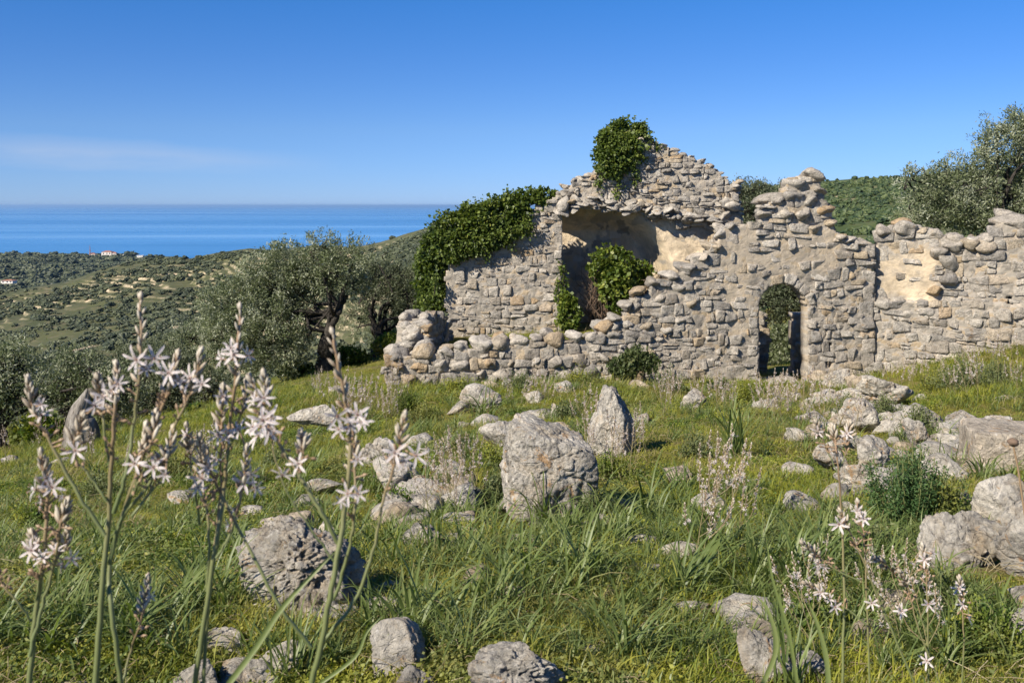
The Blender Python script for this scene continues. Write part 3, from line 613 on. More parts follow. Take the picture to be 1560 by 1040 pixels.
    for k, (ar, W, T, Q, c) in enumerate(allst):
        if k < budget: ob(partname, rawmesh(partname, W, [T, Q], None, True, mat or STONE), root, c)
        else: n0 = g.n; V_ = W + c; tn = r.random(); g.V.append(V_); g.T.append(T + n0); g.Q.append(Q + n0); g.tt.append(np.full(len(V_), tn)); g.n += len(V_)
    if g.n:
        me = rawmesh('packing_stones', np.concatenate(g.V), [np.concatenate(g.T), np.concatenate(g.Q)], None, True, mat or STONE, {'tone': np.concatenate(g.tt)}); o = ob('packing_stones', me, root, (0, 0, 0)); o['kind'] = 'stuff'
    return len(allst)
# loose rocks
def rock_mesh(seed, sub=3, flat=0., pits=0., mat=None, name='rock', p=9, detail=1.0, nplanes=13):
    r = np.random.default_rng(seed); V, Fc = ICO[sub]; nrm = unit(r.normal(size=(nplanes, 3))); h = r.uniform(.62, 1.0, nplanes)
    dt = V @ nrm.T; s = (np.maximum(dt, 1e-3) / h) ** p; R_ = (s.sum(1) + .55 ** p) ** (-1 / p)
    R_ = R_ * (1 + detail * (.09 * fbm(V * 1.7 + seed, 4, seed) + .02 * fbm(V * 6 + seed, 3, seed + 2)))
    if pits:
        pn = fbm(V * 4.5 + seed * 3, 3, seed + 5); R_ = R_ * (1 - pits * np.clip(pn - .15, 0, 1) - pits * .35 * np.clip(fbm(V * 10 + seed, 2, seed + 6) - .2, 0, 1))
    R_ = R_ * (1 + fracture(V, seed + 40, 1.9, .06 * detail) + (fracture(V, seed + 50, 6.0, .014 * detail) + fracture(V, seed + 60, 14.0, .008 * detail) if sub > 3 else 0))
    W = V * R_[:, None]; lo, hi = W.min(0), W.max(0); W = (W - (lo + hi) / 2) / (hi - lo) * 2
    return rawmesh(name, W, [Fc], None, True, mat or ROCK)
COBBLE = [rock_mesh(100 + k, 3, mat=STONE, name='stone', p=11, nplanes=11, detail=1.0) for k in range(10)]
def cap_stones(pl, pts, root, w0, w1, hr=.72, seed=0, depth=.0, back=True, jump=0., thick=.5):
    """a row of loose top stones following an outline given in photo points"""
    r = np.random.default_rng(seed); L = np.array([pl.uv(*q) for q in pts]); seg = np.linalg.norm(np.diff(L, axis=0), axis=1); tt = np.concatenate([[0], np.cumsum(seg)]); t_ = 0
    while t_ < tt[-1]:
        w_ = r.uniform(w0, w1); c = t_ + w_ / 2; u = np.interp(c, tt, L[:, 0]); v = np.interp(c, tt, L[:, 1]); h = w_ * hr * r.uniform(.8, 1.15)
        for bk in ((0, 1) if back else (0,)):
            o = ob('stone', COBBLE[r.integers(10)], root, pl.P(u + r.normal() * .04 * bk, v + h * .12 + r.normal() * .02, depth - w_ * .25 - bk * thick * .7), rot=(r.normal() * .12, r.normal() * .25, r.random() * 6.28 if abs(w_) < .2 else r.normal() * .3), scale=(w_ * .54, w_ * .5, h * .56))
        t_ += w_ * r.uniform(.92, 1.12 + jump)

# ------------------------------------------------------------------ the ruin
def wall_root(name, pl, label, cat='wall'):
    c = pl.P(pl.len / 2, 0., 0.); c[2] = float(H(c[0], c[1])); return empty(name, c, label, cat)
def arch(px0, px1, ytop, yspring, ybot, off=0, n=14):
    cx = (px0 + px1) / 2; rx = (px1 - px0) / 2 + off; ry = yspring - ytop + off
    return [(cx - rx, ybot)] + [(cx - rx * math.cos(a), yspring - ry * math.sin(a)) for a in np.linspace(0, math.pi, n)] + [(cx + rx, ybot)]
# front wall: low and tumbled at the left, climbing in steps to the doorway and its broken pinnacle
FW = Plane(590, 16.9, 1333, 18.0)
fw_poly = [(586, 640), (588, 552), (604, 545), (640, 541), (680, 538), (720, 532), (765, 528), (810, 522), (850, 520), (900, 518), (925, 506), (938, 492), (955, 476), (968, 456), (985, 446), (1002, 430), (1025, 422), (1040, 412), (1062, 402),
           (1075, 388), (1092, 372), (1102, 352), (1125, 346), (1160, 336), (1163, 318), (1178, 300), (1197, 292), (1199, 276), (1222, 268), (1252, 268), (1256, 296), (1262, 306), (1265, 338), (1275, 356), (1300, 364), (1333, 374), (1333, 680), (900, 680)]
door = arch(1155, 1229, 432, 470, 690)
slit = [(1260, 521), (1268, 521), (1268, 562), (1260, 562)]
plreg = [[(1085, 350), (1270, 345), (1275, 420), (1140, 425), (1100, 440)], [(1100, 425), (1135, 425), (1135, 520), (1098, 500)]]
me, fp, fh = wall_core(FW, fw_poly, .28, (door, slit), .036, plreg, .35, .05, .13, .085, 11)
fwr = wall_root('ruined_front_wall', FW, 'long rubble wall with an arched doorway, low on the left and stepping up to a broken pinnacle')
ob('mortar_core', me, fwr, (0, 0, 0)); 
regs = [np.array([FW.uv(*q) for q in g_]) for g_ in plreg]
def skip_fw(u, v, r):
    for k, g_ in enumerate(regs):
        if inpoly(g_, np.array([u]), np.array([v]))[0]: return r.random() < (.35, .3)[k]
    return False
n1 = lay_stones(FW, fp, fh, fwr, .25, .15, .009, .026, [(arch(1155, 1229, 432, 470, 600), -.085, .17), ([(1333, 374), (1333, 600)], .12, .24)], 21, skip_fw, .02, budget=190)
cap_stones(FW, [(590, 548), (640, 540), (720, 531), (800, 521), (905, 517), (925, 504)], fwr, .20, .40, seed=4, thick=.35)
cap_stones(FW, [(925, 508), (938, 496)], fwr, .22, .30, seed=5, thick=.35)
for q in [(940, 486, .26), (956, 468, .27), (975, 446, .28), (1000, 432, .29), (1022, 420, .26), (1046, 411, .34), (1068, 394, .27), (1086, 378, .28), (1104, 356, .3), (1118, 347, .25), (1241, 266, .38), (1215, 282, .40), (1250, 290, .34), (1178, 306, .40),
          (1205, 302, .42), (1238, 309, .42), (1170, 326, .34), (1192, 325, .36), (1222, 327, .4), (1255, 322, .36), (1262, 340, .28), (1246, 350, .3), (1280, 362, .28), (1300, 366, .25), (1320, 372, .3)]:
    u, v = FW.uv(q[0], q[1]); ob('stone', COBBLE[int(q[0]) % 10], fwr, FW.P(u, v, -.17), rot=(0, random.gauss(0, .2), random.gauss(0, .4)), scale=(q[2] * .56, .30, q[2] * .38))
# second row of rounded field stones on the low part, standing out of the wall
r_ = np.random.default_rng(3)
for row, (ya, yb) in enumerate([(562, 540), (580, 556)]):
    x = 596 + row * 9
    while x < 1040 - row * 40:
        w_ = r_.uniform(20, 34); y = ya + (yb - ya) * (x - 590) / 450 + r_.normal() * 2; u, v = FW.uv(x + w_ / 2, y); s = w_ / F * 17.2
        ob('stone', COBBLE[r_.integers(10)], fwr, FW.P(u, v, -.07), rot=(0, r_.normal() * .2, r_.normal() * .3), scale=(s * .5, .17, s * .37)); x += w_ * r_.uniform(1.0, 1.6)
for x, y, s in ((968, 470, 30), (1002, 455, 26), (935, 512, 26), (965, 512, 30), (1000, 480, 30), (1035, 440, 28), (1052, 462, 26), (985, 500, 26), (1015, 505, 28), (1040, 488, 26), (952, 492, 28)):
    u, v = FW.uv(x, y); s = s / F * 17.5; ob('stone', COBBLE[x % 10], fwr, FW.P(u, v, -.08), rot=(0, random.gauss(0, .2), random.gauss(0, .3)), scale=(s * .5, .16, s * .36))
u, v = FW.uv(1190, 586); ob('door_sill', COBBLE[3], fwr, FW.P(u, v, -.2), scale=(.46, .2, .11))
for x, y, a, b in ((1246, 590, .2, .25), (1244, 572, .2, .11), (1258, 608, .16, .14)):
    u, v = FW.uv(x, y); ob('stone', COBBLE[x % 10], fwr, FW.P(u, v, .04), scale=(a, .18, b))

# wall to the right of the doorway, set back a little, with a patch of old plaster
RW = Plane(1331, 18.13, 1640, 17.15)
rw_poly = [(1331, 640), (1331, 372), (1352, 352), (1375, 345), (1392, 350), (1420, 358), (1445, 366), (1470, 372), (1495, 372), (1512, 366), (1516, 346), (1530, 340), (1560, 338), (1600, 336), (1640, 340), (1700, 346), (1760, 358), (1790, 380), (1800, 640)]
rpl = [[(1340, 388), (1420, 376), (1432, 400), (1418, 452), (1400, 460), (1338, 456)]]
me, rp_, rh_ = wall_core(RW, rw_poly, .5, ([(1531, 451), (1541, 451), (1541, 463), (1531, 463)],), .036, rpl, .9, .05, .14, .085, 31, bow=lambda u, v: .10 * (v < RW.uv(1400, 458)[1]))
rwr = wall_root('ruined_side_wall', RW, 'rubble wall right of the doorway with a cream plaster patch and a square peep hole')
ob('mortar_core', me, rwr, (0, 0, 0))
rreg = np.array([RW.uv(*q) for q in rpl[0]])
yl = RW.uv(1400, 458)[1]
lay_stones(RW, rp_, rh_, rwr, .27, .135, .010, .026, [([(1333, 374), (1333, 600)], -.12, .3)], 41, lambda u, v, r: (inpoly(rreg, np.array([u]), np.array([v]))[0] and r.random() < .93) or v < yl, .02)
lay_stones(RW, rp_, rh_, rwr, .28, .145, .010, .032, [], 43, lambda u, v, r: v >= yl, .02, proud=.1)
cap_stones(RW, [(1336, 366), (1352, 352), (1375, 343), (1392, 350), (1420, 358), (1450, 368), (1500, 370)], rwr, .24, .40, seed=14)
cap_stones(RW, [(1516, 346), (1570, 340), (1650, 342), (1700, 346), (1760, 358)], rwr, .5, .62, hr=.5, seed=15, depth=-.02)
for x, y, s in ((1378, 350, 40), (1430, 385, 26), (1450, 376, 28), (1474, 372, 28), (1500, 374, 36), (1443, 400, 34), (1443, 424, 30), (1362, 460, 24), (1400, 462, 22), (1424, 444, 26), (1345, 462, 28), (1376, 476, 34), (1412, 476, 32)):
    u, v = RW.uv(x, y); s = s / F * 17.8; ob('stone', COBBLE[(x + y) % 10], rwr, RW.P(u, v, .0), rot=(0, random.gauss(0, .15), random.gauss(0, .3)), scale=(s * .52, .18, s * .36))

# back building: gabled end wall with a broken-open vaulted recess
BW = Plane(680, 20.5, 1140, 20.5)
bw_poly = [(680, 600), (680, 386), (715, 372), (760, 350), (800, 326), (826, 314), (848, 298), (868, 282), (892, 268), (912, 258), (940, 256), (955, 244), (968, 228), (984, 210), (996, 216), (1012, 226), (1030, 231), (1052, 242), (1078, 252), (1090, 262), (1100, 264), (1106, 276), (1112, 284), (1122, 294), (1118, 306), (1126, 318), (1130, 338), (1128, 620)]
opening = [(857, 560), (857, 326), (872, 321), (905, 318), (938, 324), (965, 322), (990, 332), (1020, 330), (1045, 342), (1072, 344), (1086, 354), (1080, 372), (1090, 392), (1088, 560)]
putlog = [[(x - 4, y - 4), (x + 4, y - 4), (x + 4, y + 4), (x - 4, y + 4)] for x, y in ((714, 462), (811, 463), (840, 443))]
me, bp_, bh_ = wall_core(BW, bw_poly, .45, [opening] + putlog, .042, None, 1, .06, .14, .085, 51)
bwr = wall_root('ruined_gable_building', BW, 'roofless gabled stone building with a broken vaulted recess and ivy on its crest', 'ruin')
ob('mortar_core', me, bwr, (0, 0, 0))
gable_v = BW.uv(900, 330)[1]
lay_stones(BW, bp_, bh_, bwr, .22, .115, .009, .022, [([(680, 600), (680, 386)], -.09, .16), ([(857, 326), (857, 560)], .09, .15)], 61, lambda u, v, r: v > gable_v, .02)
lay_stones(BW, bp_, bh_, bwr, .19, .10, .008, .04, [], 63, lambda u, v, r: v <= gable_v, .10)
cap_stones(BW, bw_poly[6:25], bwr, .12, .24, seed=24, hr=.55, depth=-.02)
r_ = np.random.default_rng(9)      # broken springing of the vault: slabs sticking out above the recess
for x in np.arange(850, 1112, 6.5):
    for k in range(2):
        y = np.interp(x, [850, 905, 940, 990, 1045, 1086, 1110], [318, 310, 315, 322, 332, 342, 350]) + r_.uniform(-12, 6); u, v = BW.uv(x, y); s = r_.uniform(.07, .16)
        ob('stone', COBBLE[r_.integers(10)], bwr, BW.P(u, v, r_.uniform(.0, .13)), rot=(r_.normal() * .4 + .3, r_.normal() * .5, r_.normal() * .6), scale=(s, s * 1.3, s * .45))
for k in range(26):
    x = r_.uniform(1090, 1128); y = r_.uniform(262, 400); u, v = BW.uv(x, y); s = r_.uniform(.1, .2)
    ob('stone', COBBLE[r_.integers(10)], bwr, BW.P(u, v, r_.uniform(-.1, .2)), rot=(r_.normal() * .3, r_.normal() * .4, r_.normal()), scale=(s, s, s * .6))
# plastered recess; its deep arc-rimmed hollow is shaped to imitate a cast shadow edge
gx_ = np.linspace(846, 1094, 130); gy_ = np.linspace(296, 560, 130); PX, PY = np.meshgrid(gx_, gy_)
dist = np.hypot((PX - 905), (PY - 427) * 1.05); q_ = np.clip((126 - dist) / 34, 0, 1); q_ = np.maximum(q_ * q_ * (3 - 2 * q_), (PY > 427) * np.clip((1040 - PX) / 40, 0, 1)); left = np.clip((915 - PX) / 20, 0, 1); q_ = np.maximum(q_, left)
dep = .10 + 1.15 * q_ * np.clip((PY - 312) / 42, .02, 1) ** .5; dep += .03 * n2(PX / 70, PY / 70, 1.5, 4, 6) + .015 * n2(PX / 70, PY / 70, 9, 3, 9)
Yp = 20.52 + dep; XX = (PX - CX) / F * 20.52 + 0 * dep; ZZ = -(PY - HY) / F * 20.52; i = np.arange(129)[:, None] * 130 + np.arange(129)[None, :]; n_ = XX.size
V = np.concatenate([np.stack([XX, Yp, ZZ], -1).reshape(-1, 3), np.stack([XX, Yp + .35, ZZ + .02], -1).reshape(-1, 3)]); Q = np.stack([i, i + 130, i + 131, i + 1], -1).reshape(-1, 4)
pm = np.clip(1.2 - 1.6 * (n2(PX / 70, PY / 70, 1.6, 4, 44) > .16) , 0, 1).ravel()
ob('plastered_recess', rawmesh('plastered_recess', V, [np.concatenate([Q, Q[:, ::-1] + n_])], np.tile(worley2(PX.ravel() / 14, PY.ravel() / 9, 5)[2], 2), True, MORTAR, {'edge': np.full(2 * n_, .3), 'plaster': np.concatenate([pm, pm])}), bwr, (0, 0, 0))
m_hole, t, out = newmat('dark_hole_soil'); finish(t, out, (.03, .027, .024))
# side return of the back building, running away from the camera at its left end
SW = Plane(682, 23.4, 679.5, 20.52)
# broken cross wall that runs back from the low wall
TW = Plane(648, 17.75, 688, 20.3)
def tp_(f, y): # photo point on the stub at fraction f of its length
    return (648 + (688 - 648) * f, y)
tw_poly = [(646, 600), (646, 540), (649, 500), (654, 488), (664, 484), (672, 486), (680, 494), (684, 506), (688, 516), (689, 560), (686, 600)]
me, tp2, th2 = wall_core(TW, tw_poly, .55, (), .036, None, 1, .045, .14, .09, 71)
twr = wall_root('broken_cross_wall', TW, 'stub of a broken rubble wall in front of the ivy covered corner')
ob('mortar_core', me, twr, (0, 0, 0))
lay_stones(TW, tp2, th2, twr, .30, .17, .03, .05, [], 81)
cap_stones(TW, [(648, 500), (654, 488), (664, 484), (672, 486), (680, 494), (686, 510)], twr, .2, .3, seed=34)
r_ = np.random.default_rng(19)
for k in range(40):       # ragged near end of the stub
    f = r_.random(); x = r_.uniform(604, 655); yt = np.interp(x, [604, 625, 640, 655], [545, 505, 490, 484]); y = r_.uniform(yt, 545); s = r_.uniform(.11, .19)
    p = P3(x, y, 17.75 + r_.uniform(-.05, .2)); ob('stone', COBBLE[r_.integers(10)], twr, p, rot=(r_.normal() * .2, r_.normal() * .3, r_.normal() * .5), scale=(s, s, s * .66))
bm_ = Plane(601, 17.95, 652, 17.8)
me, _, _ = wall_core(bm_, [(606, 600), (608, 548), (622, 518), (634, 500), (650, 492), (653, 600)], .4, (), .036, None, 1, .05, .14, .09, 75)
ob('mortar_core', me, twr, (0, 0, 0))

# low rear wall seen through the doorway: two jambs in the shade
JW = Plane(1110, 19.4, 1290, 19.4)
me, jp, jh = wall_core(JW, [(1120, 640), (1122, 478), (1170, 476), (1172, 520), (1169, 560), (1176, 640)], .4, (), .04, None, 1, .05, .14, .09, 91)
jl = wall_root('broken_door_jamb', JW, 'shaded broken jamb on the left behind the arched doorway'); ob('mortar_core', me, jl, (0, 0, 0)); lay_stones(JW, jp, jh, jl, .27, .19, .03, .05, [], 92)
me, jp, jh = wall_core(JW, [(1204, 640), (1211, 560), (1209, 520), (1213, 477), (1262, 478), (1262, 640)], .4, (), .04, None, 1, .05, .14, .09, 93)
jr = wall_root('broken_door_jamb', JW, 'shaded broken jamb on the right behind the arched doorway'); ob('mortar_core', me, jr, (0, 0, 0)); lay_stones(JW, jp, jh, jr, .27, .19, .03, .05, [], 94)

# ------------------------------------------------------------------ ivy
def ivy(name, label, blobs, n, size, mat=IVY, strands=(), hang=.35, seed=0, cat='ivy', stems=()):
    """blobs: (px, row, radius in photo pixels, depth, flattening)"""
    r = np.random.default_rng(seed); B = np.array([[*P3(b[0], b[1], b[3]), b[2] / F * b[3], b[4] if len(b) > 4 else .8] for b in blobs]); wgt = B[:, 3] ** 2; wgt /= wgt.sum()
    k = r.choice(len(B), n, p=wgt); d = unit(r.normal(size=(n, 3))); rad = B[k, 3] * (1 - .45 * r.random(n) ** 1.5)
    lump = 1 + .30 * noise(d * 3 + k[:, None] * 3.1, seed) + .22 * noise(d * 8 + k[:, None] * 5.1, seed + 7); P = B[k, :3] + d * (rad * lump)[:, None] * np.stack([np.ones(n), B[k, 4], np.ones(n)], 1)
    nz = noise(P * 4.5, seed + 1); keep = nz > -.45; P, d, k = P[keep], d[keep], k[keep]
    D = unit(d * .6 + r.normal(size=P.shape) * .55 + [0, -.25, -hang]); L = size * r.uniform(.45, 1.5, len(P))
    tint = np.clip(.45 + .22 * noise(P * 3, seed + 4) + .22 * r.normal(size=len(P)), 0, 1); V, Fc, T = leaves(P, D, L, L * .85, tint, .22, r)
    root = empty(name, B[0, :3], label, cat); g = Geo().add(V, Fc, T)
    ns = len(B) * 7; ks = r.choice(len(B), ns, p=wgt); ds = unit(r.normal(size=(ns, 3)) + [0, -.2, .5])      # sprigs that stick out of the mass
    for a_, d_ in zip(ks, ds):
        q_ = B[a_, :3] + d_ * B[a_, 3] * (r.uniform(.85, 1.35, 9))[:, None] * [1, B[a_, 4], 1] + r.normal(size=(9, 3)) * .02; V, Fc, T = leaves(q_, r.normal(size=(9, 3)) * .8 + d_, size * r.uniform(.4, 1., 9), size * .65, np.clip(.6 + .2 * r.normal(size=9), 0, 1), .2, r); g.add(V, Fc, T)
    for pts, sag in strands:
        q = smooth_path([P3(*a) for a in pts], 8); m_ = len(q) * 9; kk = r.integers(0, len(q), m_); PP = q[kk] + r.normal(size=(m_, 3)) * .05
        V, Fc, T = leaves(PP, unit(r.normal(size=(m_, 3)) * .6 + [0, -.3, -.7]), size * r.uniform(.5, 1.1, m_), size * .7, np.clip(.5 + .2 * r.normal(size=m_), 0, 1), .2, r); g.add(V, Fc, T)
    ob('foliage', gmesh('ivy_foliage', g, mat), root, (0, 0, 0))
    gs = Geo(); src = B[:, :3]
    for a in range(len(src)):
        b = src[(a + 1) % len(src)] if a + 1 < len(src) else src[a] + [0, 0, -.4]
        if np.linalg.norm(b - src[a]) < .6: gs.add(*tube(np.array([src[a] + r.normal(size=3) * .03, (src[a] + b) / 2 + r.normal(size=3) * .03, b]), .012, 4))
    for pts, _ in strands: gs.add(*tube(smooth_path([P3(*a) for a in pts], 4), .012, 4))
    for pts in stems: gs.add(*tube(smooth_path([P3(*a) for a in pts], 4), .02, 4))
    ob('stem', gmesh('ivy_stem', gs, BARK), root, (0, 0, 0)); return root
rs = np.random.default_rng(5)
st_ = []
for x in (690, 705, 722, 735, 748, 765, 778, 790, 806, 660, 646):
    y = np.interp(x, [640, 680, 830], [470, 388, 335]); y0 = y - 6; st_.append((((x, y0, 20.2), (x + rs.uniform(-2, 5), y0 + rs.uniform(5, 12), 20.28), (x + rs.uniform(0, 8), y0 + rs.uniform(14, 34), 20.36)), .1))
ivy('ivy_mass', 'thick dark ivy draped over the sloping wall top at the left of the gable building', [(836, 302, 13, 20.70, .55), (820, 308, 20, 20.60, .55), (800, 316, 25, 20.60, .55), (778, 324, 30, 20.55, .55), (752, 336, 34, 20.50, .55), (728, 346, 36, 20.50, .55), (704, 352, 32, 20.50, .55), (684, 362, 34, 20.50, .55), (664, 378, 24, 20.60, .55),
    (745, 362, 22, 20.45, .55), (715, 372, 20, 20.40, .55), (690, 380, 18, 20.40, .55), (775, 345, 20, 20.45, .55), (655, 395, 20, 20.80, .55), (664, 405, 18, 20.70, .55), (652, 412, 19, 20.90, .55), (662, 425, 18, 20.80, .55), (650, 436, 18, 20.90, .55), (662, 445, 18, 20.80, .55), (648, 458, 17, 20.90, .55), (660, 465, 17, 20.80, .55), (654, 478, 16, 20.90, .55)], 44000, .066, strands=st_, seed=1)
ivy('ivy_bush', 'round ivy bush growing on the crest of the gable against the sky', [(944, 224, 29, 20.6), (924, 212, 15, 20.5), (962, 206, 24, 20.6), (932, 242, 26, 20.45), (958, 228, 26, 20.5), (915, 232, 9, 20.4), (950, 196, 14, 20.6), (932, 258, 11, 20.35), (972, 198, 10, 20.6), (940, 205, 16, 20.6), (980, 212, 7, 20.6)], 15000, .066, seed=2, strands=[(((925, 255, 20.3), (915, 272, 20.4), (912, 286, 20.42)), 0), (((940, 262, 20.3), (943, 280, 20.4), (938, 300, 20.42)), 0), (((960, 245, 20.35), (968, 262, 20.42), (965, 280, 20.44)), 0), (((975, 205, 20.4), (992, 214, 20.44), (1004, 226, 20.46)), 0)])
ivy('creeper', 'bright green creeper hanging inside the vaulted recess', [(930, 396, 20, 20.6), (912, 408, 18, 20.6), (945, 404, 22, 20.6), (962, 420, 18, 20.7), (938, 424, 24, 20.5), (950, 440, 18, 20.5), (925, 432, 14, 20.6), (978, 412, 14, 20.9), (920, 448, 9, 20.6), (930, 460, 8, 20.6), (940, 470, 9, 20.6)], 3600, .085, LIME, seed=3,
    stems=[[(905 + q * 7, 490, 20.9), (900 + q * 8, 450, 20.8), (915 + q * 6, 405 + q % 3 * 8, 20.6)] for q in range(9)], cat='creeper')
m_, t, out = newmat('dry_twigs'); finish(t, out, (.15, .105, .075))
def dry_twigs(label, box, n, ln, seed):
    r = np.random.default_rng(seed); g = Geo()
    for k in range(n):
        x = r.uniform(box[0], box[1]); y = r.uniform(box[2], box[3]); Y = r.uniform(box[4], box[5]); a = P3(x, y, Y); b = a + np.array([r.normal() * .2, r.normal() * .12, r.uniform(.3, 1) * ln]); g.add(*tube(smooth_path([a, (a + b) / 2 + r.normal(size=3) * .08, b], 3), np.linspace(.009, .003, 7), 3))
    return tag(ob('dry_bramble', gmesh('dry_bramble', g, m_), loc=(0, 0, 0)), label, 'bramble')
dry_twigs('tangle of dry brown bramble twigs at the back of the vaulted recess', (895, 985, 430, 500, 20.6, 21.3), 420, .55, 4)
ivy('ivy_clump', 'small bright ivy clump at the foot of the recess corner', [(862, 452, 8, 20.4), (866, 464, 13, 20.35), (868, 478, 15, 20.3), (860, 488, 11, 20.3), (872, 490, 10, 20.3)], 1500, .07, LIME, strands=[(((858, 455, 20.4), (860, 430, 20.42), (856, 400, 20.42)), 0), (((853, 470, 20.4), (850, 445, 20.42), (853, 425, 20.42)), 0)], seed=6)
ivy('shrub', 'dark bushy shrub growing against the stepped part of the front wall', [(960, 552, 18, 16.9), (975, 545, 16, 16.9), (940, 560, 14, 16.8), (990, 556, 14, 16.9), (955, 566, 16, 16.8)], 5000, .045, SHRUB, hang=-.8, seed=7, cat='shrub')
ivy('shrub', 'dark hollow bush low beside the left jamb of the doorway', [(1085, 598, 12, 16.2), (1100, 592, 12, 16.3), (1070, 606, 12, 16.1), (1040, 600, 10, 16.2)], 2600, .045, SHRUB, hang=-.8, seed=8, cat='shrub')

# ------------------------------------------------------------------ olive trees
def olive(label, base, blobs, n, mat, trunk, limbs, seed, leaf=.085, cat='olive tree', name='olive_tree', dens=.0):
    r = np.random.default_rng(seed); B = np.array([[*P3(b[0], b[1], b[3] if len(b) > 3 else base[1]), b[2] / F * (b[3] if len(b) > 3 else base[1])] for b in blobs])
    root = empty(name, (base[0], base[1], base[2]), label, cat)
    nc = max(60, n // 80); w3 = B[:, 3] ** 2.3; k = r.choice(len(B), nc, p=w3 / w3.sum()); d = unit(r.normal(size=(nc, 3))); C = B[k, :3] + d * (B[k, 3] * (r.random(nc) ** .45) * (1 + .25 * noise(d * 2.5 + k[:, None], seed)))[:, None]
    kk = r.integers(0, nc, n); out = unit(C - B[k, :3]); sd = unit(out * .8 + [0, 0, .45] + r.normal(size=(nc, 3)) * .5)
    t_ = r.random(n) ** .8; sl_ = r.uniform(.22, .6, nc) * (B[k, 3].mean() / .9) ** .35
    P = C[kk] + sd[kk] * (t_ * sl_[kk])[:, None] + r.normal(size=(n, 3)) * (.05 + .07 * (1 - t_))[:, None]
    D = unit(sd[kk] * .8 + r.normal(size=(n, 3)) * .75); L = leaf * r.uniform(.6, 1.3, n)
    ct = .48 + .25 * r.normal(size=nc); tint = np.clip(ct[kk] + .17 * r.normal(size=n) + .1 * noise(P * 1.2, seed + 3), 0, 1)
    V, Fc, T = leaves(P, D, L, L * .3, tint, .15, r); ob('crown', gmesh('olive_crown', Geo().add(V, Fc, T), mat), root, (0, 0, 0))
    g = Geo(); tp = smooth_path(trunk, 6); lf = len(tp); g.add(*tube(tp + .03 * r.normal(size=tp.shape) * [1, 1, 0], np.interp(np.linspace(0, 1, lf), [0, .12, .5, 1], [limbs * 1.6, limbs * 1.15, limbs * .85, limbs * .18]), 11)); ob('trunk', gmesh('olive_trunk', g, BARK), root, (0, 0, 0))
    g = Geo(); top = tp[-1]
    for b in B[r.random(len(B)) < .7]:
        for q in range(1):
            e = b[:3] + r.normal(size=3) * b[3] * .45; s0 = tp[r.integers(int(lf * .5), lf)]; mid = s0 * .5 + e * .5 + r.normal(size=3) * .22 + [0, 0, .1]; pth = smooth_path([s0, s0 * .8 + e * .2 + r.normal(size=3) * .12, mid, e], 5); g.add(*tube(pth, np.linspace(limbs * .36, .02, len(pth)), 6))
    for q in r.choice(nc, min(nc, 130), replace=False):
        b = B[k[q]]; s0 = b[:3] + r.normal(size=3) * b[3] * .3; g.add(*tube(smooth_path([s0, (s0 + C[q]) / 2 + r.normal(size=3) * .08, C[q] + sd[q] * sl_[q] * .5], 3), np.linspace(.028, .008, 7), 4))
    ob('branch', gmesh('olive_branches', g, BARK), root, (0, 0, 0)); return root
def gp(px, py, Y): p = P3(px, py, Y); p[2] = float(H(p[0], p[1])); return p
b = gp(492, 560, 27)
olive('large silvery olive tree with a gnarled dark trunk left of the ruin', b, [(352, 478, 42), (340, 520, 34, 26.6), (372, 450, 36), (398, 500, 46, 26.5), (410, 430, 40), (438, 470, 46, 27.5), (430, 410, 28), (455, 415, 34), (487, 392, 26), (500, 412, 36), (520, 400, 26), (478, 440, 40, 28), (375, 540, 30, 26.5), (430, 535, 36, 26.6), (330, 505, 26), (455, 525, 22, 26.8), (545, 395, 16), (490, 372, 11), (535, 430, 22, 28)], 80000, OLIVE,
      [b + [0, 0, -.2], P3(494, 535, 27), P3(500, 505, 27), P3(512, 478, 27), P3(528, 450, 27)], .19, 1)
b = gp(574, 548, 30)
olive('open dark olive tree with forked trunk between the large olive and the ivy', b, [(590, 428, 26), (612, 446, 26), (562, 420, 24), (628, 430, 20), (605, 470, 24, 30.5), (560, 455, 22, 30.5), (632, 470, 18), (548, 486, 20, 30.8), (622, 500, 18, 31), (590, 505, 22, 32), (580, 400, 12)], 24000, DKOLIVE,
      [b + [0, 0, -.2], P3(576, 528, 30), P3(580, 508, 30), P3(560, 480, 30)], .20, 2)
b = gp(6, 690, 16)
olive('olive tree at the far left edge with a slim leaning trunk', b, [(20, 572, 34), (-20, 580, 44), (44, 590, 24), (10, 605, 32), (-60, 590, 50), (35, 615, 16), (12, 552, 20)], 20000, OLIVE, [b + [0, 0, -.2], P3(-2, 660, 16), P3(12, 632, 16), P3(2, 610, 16)], .11, 3, .06)
b = gp(112, 672, 20)
olive('rounded olive tree behind the grey pointed stump', b, [(95, 582, 34), (70, 600, 26), (130, 575, 36), (160, 592, 34), (115, 608, 32), (150, 618, 28), (185, 600, 26)], 24000, OLIVE, [b + [0, 0, -.2], P3(112, 655, 20), P3(106, 630, 20), P3(118, 600, 20)], .16, 4, .07)
b = gp(225, 650, 22)
olive('dark low olive tree between the stump and the large olive', b, [(200, 585, 32), (235, 590, 36), (265, 575, 34), (290, 592, 34), (240, 615, 32), (280, 618, 28), (320, 600, 28), (205, 618, 28), (180, 560, 20, 24), (250, 545, 26, 25), (225, 560, 26, 24)], 27000, DKOLIVE, [b + [0, 0, -.2], P3(228, 640, 22), P3(240, 610, 22)], .16, 5, .07)
b = gp(290, 600, 31)
olive('small olive crown showing above the dark olives on the left', b, [(280, 525, 24), (300, 515, 26), (262, 540, 22), (320, 535, 24), (290, 550, 28)], 9000, OLIVE, [b + [0, 0, -.2], P3(290, 560, 31)], .13, 6)
b = gp(170, 640, 34)
